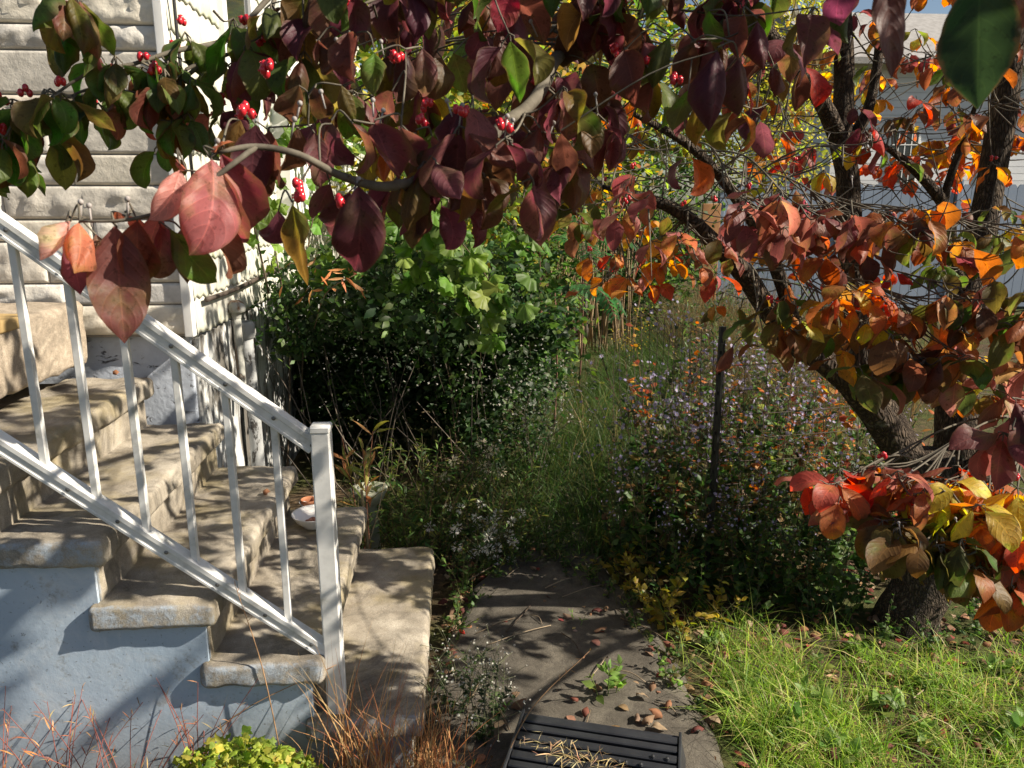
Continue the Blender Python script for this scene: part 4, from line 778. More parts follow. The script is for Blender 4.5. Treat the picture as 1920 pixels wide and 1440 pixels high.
# parsley-like celandine at the lower left
ce = thing('celandine_plant', 'bushy bright yellow green celandine in front of the blue side wall', 'celandine', (-.60, 1.80, 0)); mb = MB(); sm = MB(); n = 760
P = np.stack([rng.normal(-.60, .135, n), rng.normal(1.80, .06, n).clip(1.6, 1.95), np.zeros(n)], 1); rr = ((P[:, 0]+.60)/.25)**2+((P[:, 1]-1.80)/.16)**2; P[:, 2] = (.26*(1-.6*rr).clip(.15, 1))*rng.uniform(.55, 1.05, n)
nr = rdir(n)*.45; nr[:, 2] += 1; leaves(mb, CELAND, P, rdir(n, .1), nr, rng.uniform(.018, .034, n), pal([(.28,.36,.05),(.34,.40,.06),(.20,.29,.045),(.40,.38,.07)], n), .18)
for p in P[::3]: tube(sm, [(-.60+(p[0]+.60)*.3, 1.80+(p[1]-1.8)*.3, -.01), p*.6+np.array([-.60, 1.80, 0])*.4*np.array([1, 1, 0]), p], .0012, 4, (.16,.2,.06), n=2, cap=False)
child(mb, 'foliage', M['leaf'], ce); child(sm, 'stem', M['stem'], ce)
# dry grass clumps and reddish smartweed in front of the steps
def dryclump(label, cat, p, h, n, pl, lean=.22, w=.0035, r=.05, seeds=True):
    t = thing('dry_grass_clump', label, cat, (p[0], p[1], 0)); mb = MB(); b = np.stack([rng.normal(0, r, n), rng.normal(0, r*.6, n), np.full(n, -.01)], 1); ln_ = rng.normal(0, lean*h, (n, 2)); hh = rng.uniform(.45, 1.08, n)*h
    blades(mb, b, hh, ln_, w*rng.uniform(.5, 1.2, n), pal(pl, n)*(1+rng.normal(0, .15, (n, 1))).clip(.5, 1.5), 6, .6)
    mb.build('grass_blade', M['dry'], t)['kind'] = 'stuff'; return t
RD = [(.42,.17,.07),(.50,.25,.10),(.34,.12,.06),(.52,.32,.15)]
dryclump('tall rusty dry grass clump standing against the white post', 'dry grass', (-.33, 1.91), .50, 75, RD+STRAW, w=.0036)
dryclump('rusty dry grass clump between the post and the bottom step corner', 'dry grass', (-.20, 1.86), .44, 70, RD+STRAW, w=.0036, r=.07)
dryclump('straw coloured grass tuft at the near corner of the bottom step', 'dry grass', (-.09, 1.92), .32, 130, STRAW+RD)
dryclump('short orange dry grass tuft in front of the bottom step', 'dry grass', (-.28, 1.79), .32, 80, RD+STRAW, r=.08)
for i, (x, y, h, pl, lb) in enumerate([(-1.22,1.80,.34,RD,'orange tipped dry weeds at the far lower left before the blue wall'), (-1.08,1.86,.36,RD,'reddish dry weeds in front of the tallest blue wall panel'), (-.92,1.86,.36,[(.26,.10,.08),(.34,.16,.09)],'dark red dry weeds before the middle of the blue wall'), (-.76,1.93,.38,[(.24,.10,.08),(.30,.16,.08)],'thin dark stalks rising before the blue wall left of the celandine')]):
    t = herb('dry_smartweed', lb, 'dry weed', None, (x, y, 0), h, 11, NAR, (.025,.05), pl+STRAW[:1]+[(.5,.2,.06)], 7, (.26,.09,.07), .24, None, .3, mt='dry', sr=.0017, taper=.2, up=.5)
for i, (x, y, h, a, lb) in enumerate([(-.86,1.98,.36,.5,'long bent pale straw leaning across the blue wall'), (-.52,1.97,.62,-.1,'single tall thin seed stalk in front of the second step'), (.08,1.90,.42,.28,'long thin straw leaning over the weeds beside the path')]):
    mb = MB(); t = thing('straw_stalk', lb, 'stalk', (x, y, 0)); tube(mb, [(0,0,-.01), (a*.4, 0, h*.6), (a, .02, h)], [.0022, .0018, .0009], 5, (.36,.22,.12), n=5); q = np.array([(a, .02, h)]*9)-np.outer(np.linspace(0, .12, 9), N(np.array([a*.6, .02, h*.4]))); lm = MB(); leaves(lm, NAR, q, rdir(9, .6), rdir(9), .022, np.array((.42,.24,.12)), .2); mb.build('stalk_stem', M['stem'], t); lm.build('seed_head', M['dry'], t)
# ---- lawn and grasses (stuff)
def grass(name, n, xf, yf, h, w, pl, label, lean=.5, cat='grass', keep=None, nseg=4, tuft=None):
    x = xf(n); y = yf(n)
    if tuft:
        cx, cy = x[:tuft], y[:tuft]; k = rng.integers(0, tuft, n); s = rng.uniform(.015, .07, n); x = cx[k]+rng.normal(0, 1, n)*s; y = cy[k]+rng.normal(0, 1, n)*s
    if keep is not None: m = keep(x, y); x, y = x[m], y[m]
    n = len(x); hh = rng.uniform(*h, n)*(.6+.8*rng.random(n)**2); b = np.stack([x, y, np.array([gz(a, c) for a, c in zip(x, y)])-.005], 1)
    l = rng.normal(0, 1, (n, 2)); l = l*(hh*lean)[:, None]; mb = MB(); blades(mb, b, hh, l, w*rng.uniform(.6, 1.3, n), pal(pl, n)*(1+rng.normal(0, .18, (n, 1))).clip(.5, 1.6), nseg, 1.)
    o = mb.build(name, M['grass']); tag(o, label, cat, kind='stuff'); return o
LG = [(.21,.34,.05),(.29,.42,.07),(.13,.24,.035),(.37,.45,.10),(.42,.36,.15),(.16,.28,.045)]
lawn_ok = lambda x, y: (x > np.interp(y, [1.5, 2.2, 2.7, 3.], [.80, .90, 1.05, 1.25])+.05*np.sin(y*23)) & ~((x > 1.62) & (x < 2.05) & (y > 2.5)) & (rng.random(len(x)) < np.interp(y, [2.1, 2.45, 2.8], [1., .65, .3]))
grass('lawn_grass', 13000, lambda n: rng.uniform(.7, 3.0, n), lambda n: rng.triangular(1.55, 2.0, 2.75, n), (.05, .145), .0042, LG, 'sunlit green lawn grass at lower right', .8, keep=lawn_ok, tuft=210)
grass('lawn_grass', 3000, lambda n: rng.uniform(.8, 3.0, n), lambda n: rng.uniform(1.55, 2.6, n), (.04, .09), .003, LG+[(.34,.27,.12)], 'short sunlit turf between the longer tufts', .8, keep=lawn_ok)
grass('edge_grass', 900, lambda n: rng.normal(1.04, .1, n), lambda n: rng.uniform(1.95, 2.75, n), (.10, .20), .004, LG, 'longer grass along the right edge of the path', .7, tuft=70)
tr = lambda y: np.interp(y, [3, 4, 5, 6.5, 8, 11], [.5, .75, 1.1, 1.6, 2.2, 3.2])
yy_ = lambda n: rng.uniform(3.6, 9.5, n)
_y = rng.uniform(3.3, 8.8, 15000); _x = tr(_y)+rng.normal(0, .36, 15000)+.05
grass('track_grass', 15000, lambda n: _x, lambda n: _y, (.10, .38), .005, [(.04,.085,.018),(.065,.12,.025),(.05,.10,.025),(.10,.12,.035)], 'lush green grass along the garden track', .8)
_y2 = rng.uniform(5.5, 10.8, 9000); _x2 = tr(_y2)+np.where(_y2 > 8, .0, .6)+np.abs(rng.normal(0, 1., 9000))
grass('tall_dry_grass', 9000, lambda n: _x2, lambda n: _y2, (.35, .75), .005, [(.16,.105,.05),(.12,.10,.04),(.08,.10,.035),(.19,.12,.06)], 'tall tan meadow grass before the blue fence', .45, nseg=5)
_y3 = rng.uniform(3.3, 5.6, 4000); _x3 = rng.uniform(.6, 2.8, 4000)
grass('fence_grass', 4000, lambda n: _x3, lambda n: _y3, (.15, .5), .004, GREEN+[(.25,.18,.09),(.18,.16,.05)], 'rank grass among the asters', .4)
grass('step_grass', 1800, lambda n: rng.uniform(-1.4, .1, n), lambda n: rng.uniform(1.6, 1.98, n), (.05, .16), .003, LG[2:3]+RD, 'thin grass along the foot of the blue wall', .5)
# broadleaf rosettes in the lawn
A = [herb('lawn_weed', '-', 'weed', 'broad leaved weeds in the lawn', (0, 0), .07, 6, OV, (.05,.085), [(.14,.22,.05),(.18,.27,.06)], 3, (.15,.2,.06), .06, None, .3) for _ in range(3)]
spread_copies(A, [(1.05,2.05,1.3),(1.22,2.18,1.2),(1.15,1.95,1.2),(1.4,2.12,1.3),(.9,2.2,1.2),(2.1,2.1,1.2),(1.7,1.95,1.3),(1.0,2.32,1.),(1.45,2.0,1.),(1.3,2.4,.8),(1.6,2.25,.8),(1.8,2.05,.9),(.95,2.55,1.),(1.5,2.52,.8),(1.95,2.35,.9)], 'broad leaved weed rosette growing in the sunny lawn')
# ---- fallen leaves
FL = []
for i in range(8):
    mb = MB(); tp = [variants(P_DOG, 4, 6, 1, (.1,.5), (.2,1.2), (.2,1.1), (.2,.5), .9)[0]]; tp = [grid_leaf(4, 6, P_DOG, random.uniform(.0,.5), random.uniform(.3,1.9), random.uniform(-.4,1.6), .35, random.uniform(-1,1), i)]
    c_ = [(.26,.15,.09),(.32,.21,.13),(.22,.08,.055),(.38,.28,.18),(.20,.12,.075),(.36,.17,.09),(.30,.20,.14),(.17,.06,.05)][i]
    leaves(mb, tp, [(0, -.04, .008)], np.array([0, 1., .15]), np.array([0, 0, 1.]), .058, np.array(c_)*.8, .0); FL.append(mb.build('fallen_leaf', M['dry']))
def litter(n, f, label, group):
    for k in range(n):
        src = FL[k % 8]; o = src if 'label' not in src.keys() else src.copy()
        if o is not src: COL.objects.link(o)
        x, y, z = f(); o.location = (x, y, z+.006); s = random.uniform(.7, 1.15); o.scale = (s, s, s); o.rotation_euler = (random.uniform(-.35, .35), random.uniform(-.4, .4), random.uniform(0, 6.28)); tag(o, label, 'leaf', group)
def f1(): y = random.uniform(2.0, 3.3); x = random.gauss(np.interp(y, [2, 3.3], [-.03, .08]), .07); return (max(x, -.06), y, gz(x, y)+.015)
def f2(): y = random.uniform(2.05, 4.2); a = np.interp(y, [2, 4.2], [.1, .5]); x = random.uniform(a, a+.6); return (x, y, .03)
def f3(): x = random.uniform(.85, 2.6); y = random.uniform(1.8, 3.1); return (x, y, gz(x, y)+.02)
def f4(): x = random.uniform(.3, .95); y = random.uniform(2.05, 2.3); return (x, y, .03)
litter(95, f1, 'curled brown dogwood leaf fallen in the strip between bottom step and path', 'fallen leaves by the bottom step')
litter(34, f2, 'brown dogwood leaf fallen on the gritty path', 'fallen leaves on the path')
litter(190, f3, 'brown dogwood leaf fallen in the lawn near the trunk', 'fallen leaves in the lawn')
litter(14, f4, 'dry leaf fallen along the far edge of the black step box', 'fallen leaves behind the step box')
for (x, y, z, lb) in [(*atz(862, 1187, .03)[:2], .03, 'bright red fallen leaf at the left edge of the path'), (*atz(500, 925, .582)[:2], .582, 'small dry leaf lying on the third step'), (*at(212, 665, 3.17)[:2], .97, 'dry brown leaf cluster caught at the back of the top step')]:
    o = FL[5].copy(); o.data = FL[5].data.copy(); COL.objects.link(o); o.location = (x, y, z+.012); o.rotation_euler = (.3, -.3, random.uniform(0, 6)); o.scale = (1, 1, 1) if 'red' not in lb else (.8, .8, .8)
    if 'red' in lb:
        a = o.data.color_attributes['Col']; a.data.foreach_set('color', np.tile([.55,.05,.03,1], len(o.data.vertices)).astype(np.float32))
    for kk in ('group',):
        if kk in o.keys(): del o[kk]
    tag(o, lb, 'leaf')
n = 2600; mb = MB(); P = np.stack([rng.uniform(-.06, 3.0, n), rng.uniform(1.7, 4.2, n), np.zeros(n)], 1); a = np.interp(P[:, 1], [p[0] for p in pl_path], [p[1] for p in pl_path]); b = np.interp(P[:, 1], [p[0] for p in pl_path], [p[2] for p in pl_path])
inp = (P[:, 0] > a+.05) & (P[:, 0] < b-.08); ok = ~inp | (rng.random(n) < .16); P = P[ok]; inp = inp[ok]; n = len(P); P[:, 2] = np.where(inp, .03, np.array([gz(*p[:2]) for p in P])+.008)
d = rdir(n); d[:, 2] *= .15; nr = rdir(n)*.4; nr[:, 2] += 1; leaves(mb, DOG_LO, P, d, nr, rng.uniform(.012, .05, n), pal([(.25,.14,.08),(.34,.2,.11),(.18,.1,.06),(.42,.3,.18),(.25,.06,.05)], n), .25)
tag(mb.build('leaf_litter', M['dry']), 'scraps of broken brown leaf littering the soil', 'litter', kind='stuff')
mb = MB()
for q in range(46):
    y = random.uniform(2.1, 4.); x = random.uniform(0, .9) if random.random() < .6 else random.uniform(.8, 1.6); a = random.uniform(0, 6.28); L = random.uniform(.06, .3); z = .034; tube(mb, [(x, y, z), (x+L*.5*math.cos(a)+.01, y+L*.5*math.sin(a), z+.01), (x+L*math.cos(a), y+L*math.sin(a), z)], random.uniform(.0015, .003), 5, random.choice([(.16,.12,.08),(.28,.22,.15),(.08,.06,.045)]), n=3)
tag(mb.build('twig_litter', M['stem']), 'thin fallen twigs scattered over path and soil', 'twigs', kind='stuff')
#@@PART4@@
# ================================================================== DOGWOOD
PUR = [(.115,.034,.046),(.09,.028,.038),(.15,.05,.055),(.11,.042,.032),(.085,.04,.024)]
OLV = [(.09,.11,.028),(.12,.10,.03),(.15,.09,.03),(.07,.10,.025)]
RED = [(.42,.05,.03),(.36,.045,.035),(.48,.09,.035)]
ORA = [(.42,.17,.05),(.38,.12,.045),(.40,.21,.06),(.30,.09,.04)]
YEL = [(.38,.32,.05),(.30,.28,.05),(.42,.26,.05)]
MIX = PUR+PUR[2:]+ORA+RED[:1]+YEL[:1]+OLV[:2]+[(.30,.13,.11),(.26,.10,.09)]
DW = thing('dogwood_tree', 'multi trunked dogwood with purple and orange autumn leaves arching over the path', 'tree', (1.80, 2.68, 0))
DL = tuple(DW.location)
def pxl(pts): return [at(x, y, Y) for x, y, Y in pts]
def limb(name, pts, r, sides=16, rough=.10, n=5, parent=DW, m='bark'):
    P = np.array(pxl(pts)) if len(pts[0]) == 3 and max(abs(pts[0][0]), abs(pts[0][1])) > 20 else np.array(pts, float)
    mb = MB(); tube(mb, P, np.interp(np.linspace(0, 1, len(P)), np.linspace(0, 1, len(r)), r), sides, (.1,.08,.06), n=n, rough=rough); mb.build(name, M[m], parent, loc=DL); return P
limb('trunk', [np.array([1.80,2.68,-.06]), np.array([1.80,2.68,.04]), at(1735,1080,2.68), at(1738,960,2.68), at(1742,850,2.68)], [0.1634,0.1204,0.1075,0.1075,0.086], 22, .10, 8)
L1 = limb('limb', [(1725,960,2.68),(1690,850,2.66),(1620,748,2.62),(1550,682,2.58),(1492,645,2.55),(1440,580,2.5),(1398,518,2.46),(1345,460,2.42),(1285,405,2.38),(1215,372,2.36),(1130,350,2.4)], [0.0731,0.0645,0.0516,0.043,0.0396,0.0361,0.0327,0.0275,0.0224,0.0155,0.0069])
L2 = limb('limb', [(1740,950,2.70),(1685,830,2.72),(1635,735,2.74),(1608,640,2.75),(1598,520,2.76),(1592,400,2.76),(1590,330,2.76),(1572,250,2.76)], [0.0774,0.0688,0.0585,0.0533,0.0482,0.043,0.0396,0.0378])
B1 = limb('limb', [(1574,262,2.76),(1540,190,2.68),(1508,148,2.6),(1466,95,2.5),(1405,20,2.38),(1340,-50,2.2),(1260,-60,1.95)], [0.031,0.0292,0.0267,0.0241,0.0215,0.0181,0.0146])
B2 = limb('limb', [(1577,262,2.76),(1582,180,2.78),(1582,90,2.8),(1576,-20,2.82),(1560,-160,2.8)], [0.0361,0.0344,0.0327,0.031,0.0258])
B3 = limb('limb', [(1596,262,2.77),(1628,205,2.78),(1645,120,2.8),(1655,30,2.82),(1690,-80,2.8)], [0.0224,0.0189,0.0163,0.0146,0.0112], 12)
L3 = limb('limb', [(1770,950,2.70),(1795,850,2.74),(1796,740,2.78),(1794,640,2.8),(1812,540,2.82),(1838,440,2.84),(1860,330,2.86),(1882,200,2.86),(1897,80,2.86),(1908,-80,2.84)], [0.086,0.086,0.0757,0.0688,0.0602,0.0533,0.0499,0.0464,0.043,0.0387])
L4 = limb('limb', [(1790,960,2.68),(1850,880,2.6),(1905,815,2.52),(1980,730,2.42),(2080,600,2.3)], [0.0688,0.0645,0.0568,0.0516,0.0387])
L5 = limb('limb', [(1806,560,2.82),(1782,470,2.74),(1778,402,2.68),(1745,350,2.64),(1695,300,2.6),(1640,262,2.5)], [.03,.026,.022,.019,.014,.006], 10)
L6 = limb('limb', [(1762,400,2.68),(1782,330,2.66),(1802,275,2.64),(1832,190,2.6)], [.016,.014,.012,.007], 8)
L7 = limb('limb', [(1498,650,2.55),(1475,560,2.5),(1448,485,2.46),(1420,430,2.42),(1345,325,2.3),(1282,265,2.2),(1190,215,2.1)], [.026,.024,.021,.019,.016,.013,.006], 10)
MAINP = pxl([(1260,-60,1.95),(1180,-10,1.65),(1100,55,1.4),(1042,112,1.25),(1015,168,1.18),(985,205,1.14),(945,232,1.1),(890,290,1.06),(800,330,1.02),(722,350,.98),(640,330,.95),(560,290,.92),(480,275,.90),(410,285,.88)])
limb('overhanging_branch', MAINP, [.012,.011,.0105,.010,.0095,.009,.0085,.008,.007,.006,.005,.0042,.0035,.0025], 9, .06, 5, m='twig')
SIDE = pxl([(480,275,.90),(420,320,.88),(330,385,.87),(240,412,.865),(150,415,.86)]); limb('overhanging_twig', SIDE, [.0035,.003,.0026,.002,.0015], 7, .05, 4, m='twig')
UL = pxl([(640,-120,1.6),(520,-20,1.5),(430,70,1.42),(330,95,1.36),(250,120,1.32),(160,140,1.28),(40,225,1.25)]); limb('overhanging_twig', UL, [.006,.005,.0045,.004,.003,.0025,.0015], 7, .05, 4, m='twig')
UL2 = pxl([(430,70,1.42),(340,150,1.38),(270,175,1.34),(180,165,1.30),(110,190,1.28)]); limb('overhanging_twig', UL2, [.004,.0035,.003,.0025,.0012], 7, .05, 4, m='twig')
UL3 = pxl([(520,-20,1.5),(480,80,1.42),(350,130,1.36),(335,220,1.32),(300,225,1.3)]); limb('overhanging_twig', UL3, [.004,.0035,.003,.0025,.0012], 7, .05, 4, m='twig')
SS = SUN
def shadow_ok(P, soft=1.):
    """False for leaves standing between the sun and the places that the photograph shows in full sun"""
    P = np.asarray(P); n = len(P); u = rng.random(n); ok = np.ones(n, bool)
    g = P-SS*(P[:, 2:3]/SS[2]); ok &= ~((g[:, 0] > .92) & (g[:, 0] < 3.2) & (g[:, 1] > 1.5) & (g[:, 1] < 2.42) & (u < .45))
    t = (P[:, 0]+1.06)/SS[0]; h = P-SS*t[:, None]; ok &= ~((h[:, 1] > 3.2) & (h[:, 1] < 5.) & (h[:, 2] > .9) & (h[:, 2] < 2.6) & (u < .3)); h3 = P-SS*((P[:, 2:3]-.45)/SS[2]); ok &= ~((h3[:, 0] > -1.5) & (h3[:, 0] < 0.) & (h3[:, 1] > 1.9) & (h3[:, 1] < 3.2) & (u > .45))
    for T, r, pr in LIT:
        v = P-T; s = v @ SS; dd = np.linalg.norm(v-np.outer(s, SS), axis=1); ok &= ~((s > .06) & (dd < r) & (u < pr))
    return ok
LIT = [(at(395,380,.88), .10, 1.), (at(150,440,.86), .05, .9), (at(240,405,.865), .04, .9), (at(1150,340,2.5), .30, .75), (at(1280,400,2.3), .26, .7), (at(1080,400,2.6), .22, .6), (at(1500,360,2.0), .18, .6), (at(1700,420,2.0), .22, .65), (at(1610,560,1.8), .10, .8), (at(1780,960,1.5), .16, .8), (at(1600,900,1.6), .12, .7), (at(1600,780,3.3), .3, .6), (np.array([-.6,1.8,.2]), .22, .9), (at(860,830,3.4), .12, .7), (at(780,540,4.0), .22, .7), (at(880,480,4.2), .2, .6), (at(60,720,2.6), .16, .6), (at(250,900,2.4), .12, .6)]
class Spray:
    def __init__(s, name='leafy_branch'): s.name = name; s.tw = MB(); s.lf = MB(); s.b = []; s.bud = []
    def whorl(s, p, n, size, pl, tpl, droop=(.5,1.6), phase=None, check=True, jit=.16):
        ph = random.uniform(0, 6.28) if phase is None else phase; a = ph+2*PI*np.arange(n)/n+rng.normal(0, .35, n); b = rng.uniform(*droop, n)
        d = np.stack([np.cos(a), np.sin(a), -b], 1); nr = np.stack([np.cos(a)*b, np.sin(a)*b, np.ones(n)], 1)+rng.normal(0, .25, (n, 3)); P = p+N(d)*rng.uniform(.01, .02, (n, 1)); L = rng.uniform(*size, n)
        ok = shadow_ok(P+N(d)*L[:, None]*.5) if check else np.ones(n, bool)
        if ok.any(): leaves(s.lf, tpl, P[ok], d[ok], nr[ok], L[ok], pal(pl, ok.sum()), jit)
        for q in P[ok]: tube(s.tw, [p, q+[0, 0, .004], q], [.0013, .0012, .001], 4, n=1, cap=False)
    def twig(s, pts, r0, r1): tube(s.tw, pts, np.linspace(r0, r1, len(pts)), 6, n=4, cap=False)
    def berry(s, p, k=None, r=.0052):
        mb = MB(); k = k or random.randint(3, 6); c = np.array(p)
        for q in range(k):
            d = N(np.array([random.gauss(0, 1), random.gauss(0, 1), random.gauss(.3, .6)])); e = c+d*r*1.35; sph(mb, e, r, (.5,.02,.03), 9, 7, (.9, .9, 1.2)); sph(mb, e+d*r*1.05, r*.25, (.05,.02,.02), 5, 4)
        s.b.append(mb)
    def budp(s, p, h=.025):
        mb = MB(); p = np.array(p); e = p+np.array([random.gauss(0, .006), random.gauss(0, .006), h]); tube(mb, [p, e], [.0011, .0013], 5, n=1); sph(mb, e, .0031, (.5,.48,.48), 9, 7, (1, 1, 1.05)); s.bud.append(mb)
    def done(s):
        if not s.tw.n: tube(s.tw, [np.array(DL), np.array(DL)+[0, 0, .01]], .001, 3, n=1)
        o = s.tw.build(s.name, M['twig'], DW, loc=DL)
        if s.lf.n: s.lf.build('foliage', M['dogleaf'], o, loc=DL)
        for m_ in s.b: m_.build('berry_cluster', M['berry'], o, loc=DL)
        for m_ in s.bud: m_.build('flower_bud', M['bud'], o, loc=DL)
def spray(att, c, rad, nw, pl, size=(.075,.115), tpl=DOG, lpw=(4, 6), berries=1, buds=0, droop=(.4,1.7), check=True, tilt=None):
    s = Spray(); pl = list(pl); b0, b1 = np.array(random.choice(pl)), np.array(random.choice(pl)); pl = [b0, b0*.7+b1*.3, b0*.45+b1*.55, b1, b0*.8, np.array(random.choice(pl))]; att = np.array(att, float); c = np.array(c, float); rad = np.array(rad, float); far = c+(c-att)/max(np.linalg.norm(c-att), .01)*rad[0]*.7; far[2] = c[2]+.02
    M_ = smoothline([att, att*.5+c*.5+[0, 0, .05], c, far], 6); s.twig(M_, .0032, .0010); W = []
    for k in range(nw):
        v = rdir(1)[0]*random.random()**.45; p = c+v*rad
        j = np.argmin(np.linalg.norm(M_-p, axis=1)); j = max(0, j-random.randint(1, 4)); q = M_[j]; mid = q*.45+p*.55+np.array([0, 0, -.02]); s.twig([q, mid, p], .0026, .0012); W.append(p)
        s.whorl(p, random.randint(*lpw), size, pl, tpl, droop, check=check)
    for k in range(min(berries, nw)): s.berry(W[k]+np.array([0, 0, .018]))
    for k in range(min(buds, nw)): s.budp(W[-1-k])
    s.done()
def near(L, p): L = smoothline(L, 6); return L[np.argmin(np.linalg.norm(L-p, axis=1))]
LIMBS = [np.array(x) for x in (L1, L2, B1, B2, B3, L3, L4, L5, L6, L7)]
UPL = [np.array(x) for x in (B1[2:6], B2[1:], B3[1:], L3[5:])]
def attp(c, LS=None):
    best = None
    for L in (LS or LIMBS):
        q = near(L, c); dd = np.linalg.norm(q-c)+.3*max(0, q[2]-c[2]); best = (dd, q) if best is None or dd < best[0] else best
    return best[1]
# sprays of the middle tree (px, py, Y, rx, ry, rz, whorls, palette, size)
_P, _O, _R, _Y = PUR, ORA, RED, YEL
PUR = [(.25,.085,.085),(.20,.06,.065),(.32,.13,.115),(.24,.09,.06),(.16,.07,.04)]; ORA = [(.55,.22,.05),(.50,.16,.05),(.54,.30,.07),(.40,.12,.045)]; YEL = [(.48,.40,.06),(.38,.36,.06),(.52,.33,.06)]  # brighter leaf palettes for these sprays, sunlit tone put into the colour
MID = [
 (1130,300,2.7,.32,.3,.10,20,YEL+ORA+OLV[:1],(.07,.10),2),(1190,250,2.6,.26,.3,.10,14,ORA+OLV+PUR[:2],(.07,.10),2),(1255,335,2.4,.26,.25,.10,14,ORA+PUR+YEL[:1],(.07,.105),3),(1175,360,2.2,.10,.1,.04,4,PUR+RED[:1],(.09,.12),2),
 (1080,385,2.7,.26,.25,.07,11,PUR+ORA+OLV,(.08,.11),1),(1240,480,2.45,.24,.2,.08,13,ORA+RED[:1]+OLV[1:3]+PUR[2:],(.07,.10),3),(1290,430,2.3,.2,.2,.08,9,ORA+PUR+OLV,(.07,.10),1),(1200,430,2.6,.24,.2,.08,10,ORA+YEL+PUR[2:],(.07,.10),1),(1150,510,2.5,.18,.2,.06,9,ORA+OLV,(.07,.10),2),(1330,300,2.3,.22,.22,.10,11,RED+ORA+PUR,(.07,.11),1),
 (1390,370,1.95,.20,.2,.05,10,PUR+RED[:1]+ORA[:1],(.08,.115),2),(1500,385,1.9,.24,.2,.045,12,PUR+ORA+MIX,(.08,.12),1),(1620,420,1.85,.24,.22,.05,13,MIX,(.08,.12),1),(1745,430,1.85,.24,.22,.05,13,MIX+YEL,(.08,.12),1),(1870,420,1.8,.22,.22,.06,12,PUR+ORA+OLV,(.08,.12),0),
 
 (1450,230,2.3,.22,.25,.10,9,PUR+ORA+MIX,(.075,.11),0),(1500,60,2.6,.30,.3,.12,9,ORA+PUR+YEL,(.07,.10),0),(1690,250,2.4,.22,.25,.08,10,OLV+RED+MIX,(.075,.11),0),(1700,160,3.2,.28,.3,.12,8,RED+ORA,(.06,.09),1),(1760,290,3.2,.30,.3,.10,12,RED+ORA[:2],(.06,.09),1),(1620,270,2.1,.12,.15,.06,6,OLV+YEL[:1],(.075,.105),0),
 (1850,300,3.2,.25,.3,.12,9,RED+RED+ORA,(.06,.09),0),(1560,150,3.1,.2,.3,.1,5,ORA+YEL,(.06,.09),0),(1360,80,2.7,.35,.3,.14,9,PUR+ORA+OLV,(.07,.10),0),
 (1480,610,1.85,.14,.15,.05,8,PUR[3:]+ORA[3:]+OLV[1:],(.08,.11),1),(1590,590,1.85,.16,.15,.05,9,ORA+PUR[3:]+YEL[:1],(.08,.115),0),(1660,555,1.75,.10,.1,.03,5,ORA+RED[:1],(.08,.11),0),(1700,660,1.75,.20,.18,.055,12,OLV+PUR[3:]+RED[:1],(.085,.12),0),(1800,600,1.7,.20,.18,.06,12,OLV+MIX,(.085,.12),0),(1890,560,1.65,.18,.18,.06,9,OLV+ORA+PUR,(.085,.12),0),(1880,690,1.7,.18,.18,.06,9,OLV+PUR,(.08,.12),0),(1560,520,2.6,.24,.25,.06,8,RED+ORA,(.06,.09),1),
 (1570,905,1.55,.09,.1,.03,4,RED[:1]+PUR[2:]+ORA[3:],(.085,.11),0),(1480,330,2.6,.25,.25,.12,10,ORA+PUR+YEL,(.07,.10),1),(1680,350,2.9,.3,.3,.12,11,PUR[2:]+ORA[2:]+RED[:1],(.065,.095),1),(1420,130,2.6,.28,.3,.14,11,ORA+PUR+OLV,(.07,.10),0),(1250,180,2.7,.3,.3,.12,12,ORA+YEL+OLV,(.07,.10),1),(1040,300,3.0,.25,.3,.12,11,YEL+ORA+OLV,(.07,.10),0),(1830,480,2.3,.25,.25,.1,9,ORA+OLV+PUR,(.07,.10),0),(1780,120,2.5,.25,.25,.12,10,RED+ORA+OLV,(.07,.10),1),(1860,200,2.4,.2,.25,.12,9,PUR[2:]+ORA[2:]+RED[:1],(.07,.10),1),(1660,80,2.7,.25,.25,.12,7,ORA+PUR,(.07,.10),0),(1770,700,2.3,.25,.2,.08,9,OLV+PUR+ORA,(.07,.10),0),(1400,560,2.5,.16,.15,.06,5,ORA+RED[:1]+OLV,(.06,.09),0),
 (1620,880,1.62,.05,.05,.03,1,[(.36,.04,.03)],(.09,.095),0),(1700,890,1.5,.12,.12,.03,7,PUR[2:]+ORA[3:]+RED[:1],(.08,.11),1),(1790,910,1.45,.13,.12,.035,8,PUR[2:]+ORA[3:]+RED[:1]+YEL[:1],(.08,.115),1),(1880,950,1.42,.10,.12,.035,7,PUR[2:]+ORA[2:]+RED[:1],(.085,.115),2),(1740,1010,1.38,.09,.1,.03,6,OLV+PUR[3:]+ORA[:2],(.09,.12),0),(1840,1020,1.36,.09,.1,.035,7,OLV+PUR[2:]+ORA[3:],(.09,.12),1),(1900,1080,1.34,.06,.08,.03,4,OLV+ORA,(.09,.12),0),(1910,800,1.2,.03,.05,.04,2,PUR,(.10,.12),0),
]
for (x, y, Y, rx, ry, rz, nw, pl, sz, nb) in MID:
    c = at(x, y, Y); a = attp(c)
    if (x, y) == (1910, 800): a = at(2100, 700, 1.5)
    if y > 820: a = at(1960, 780, 1.9) if x > 1600 else at(1760, 880, 1.75)
    spray(a, c, (rx*1.08, ry, rz*1.7), int(nw*1.35)+1, pl, (sz[0]*.78, sz[1]*.90), DOG, (3, 6), nb, min(2, nw//5), (.1, 1.9), check=(y < 850))
limb('limb', [(1905,815,2.52),(1960,760,2.2),(1965,775,1.9),(1890,880,1.6),(1800,900,1.5),(1640,890,1.55)], [.02,.016,.012,.008,.005,.003], 8)
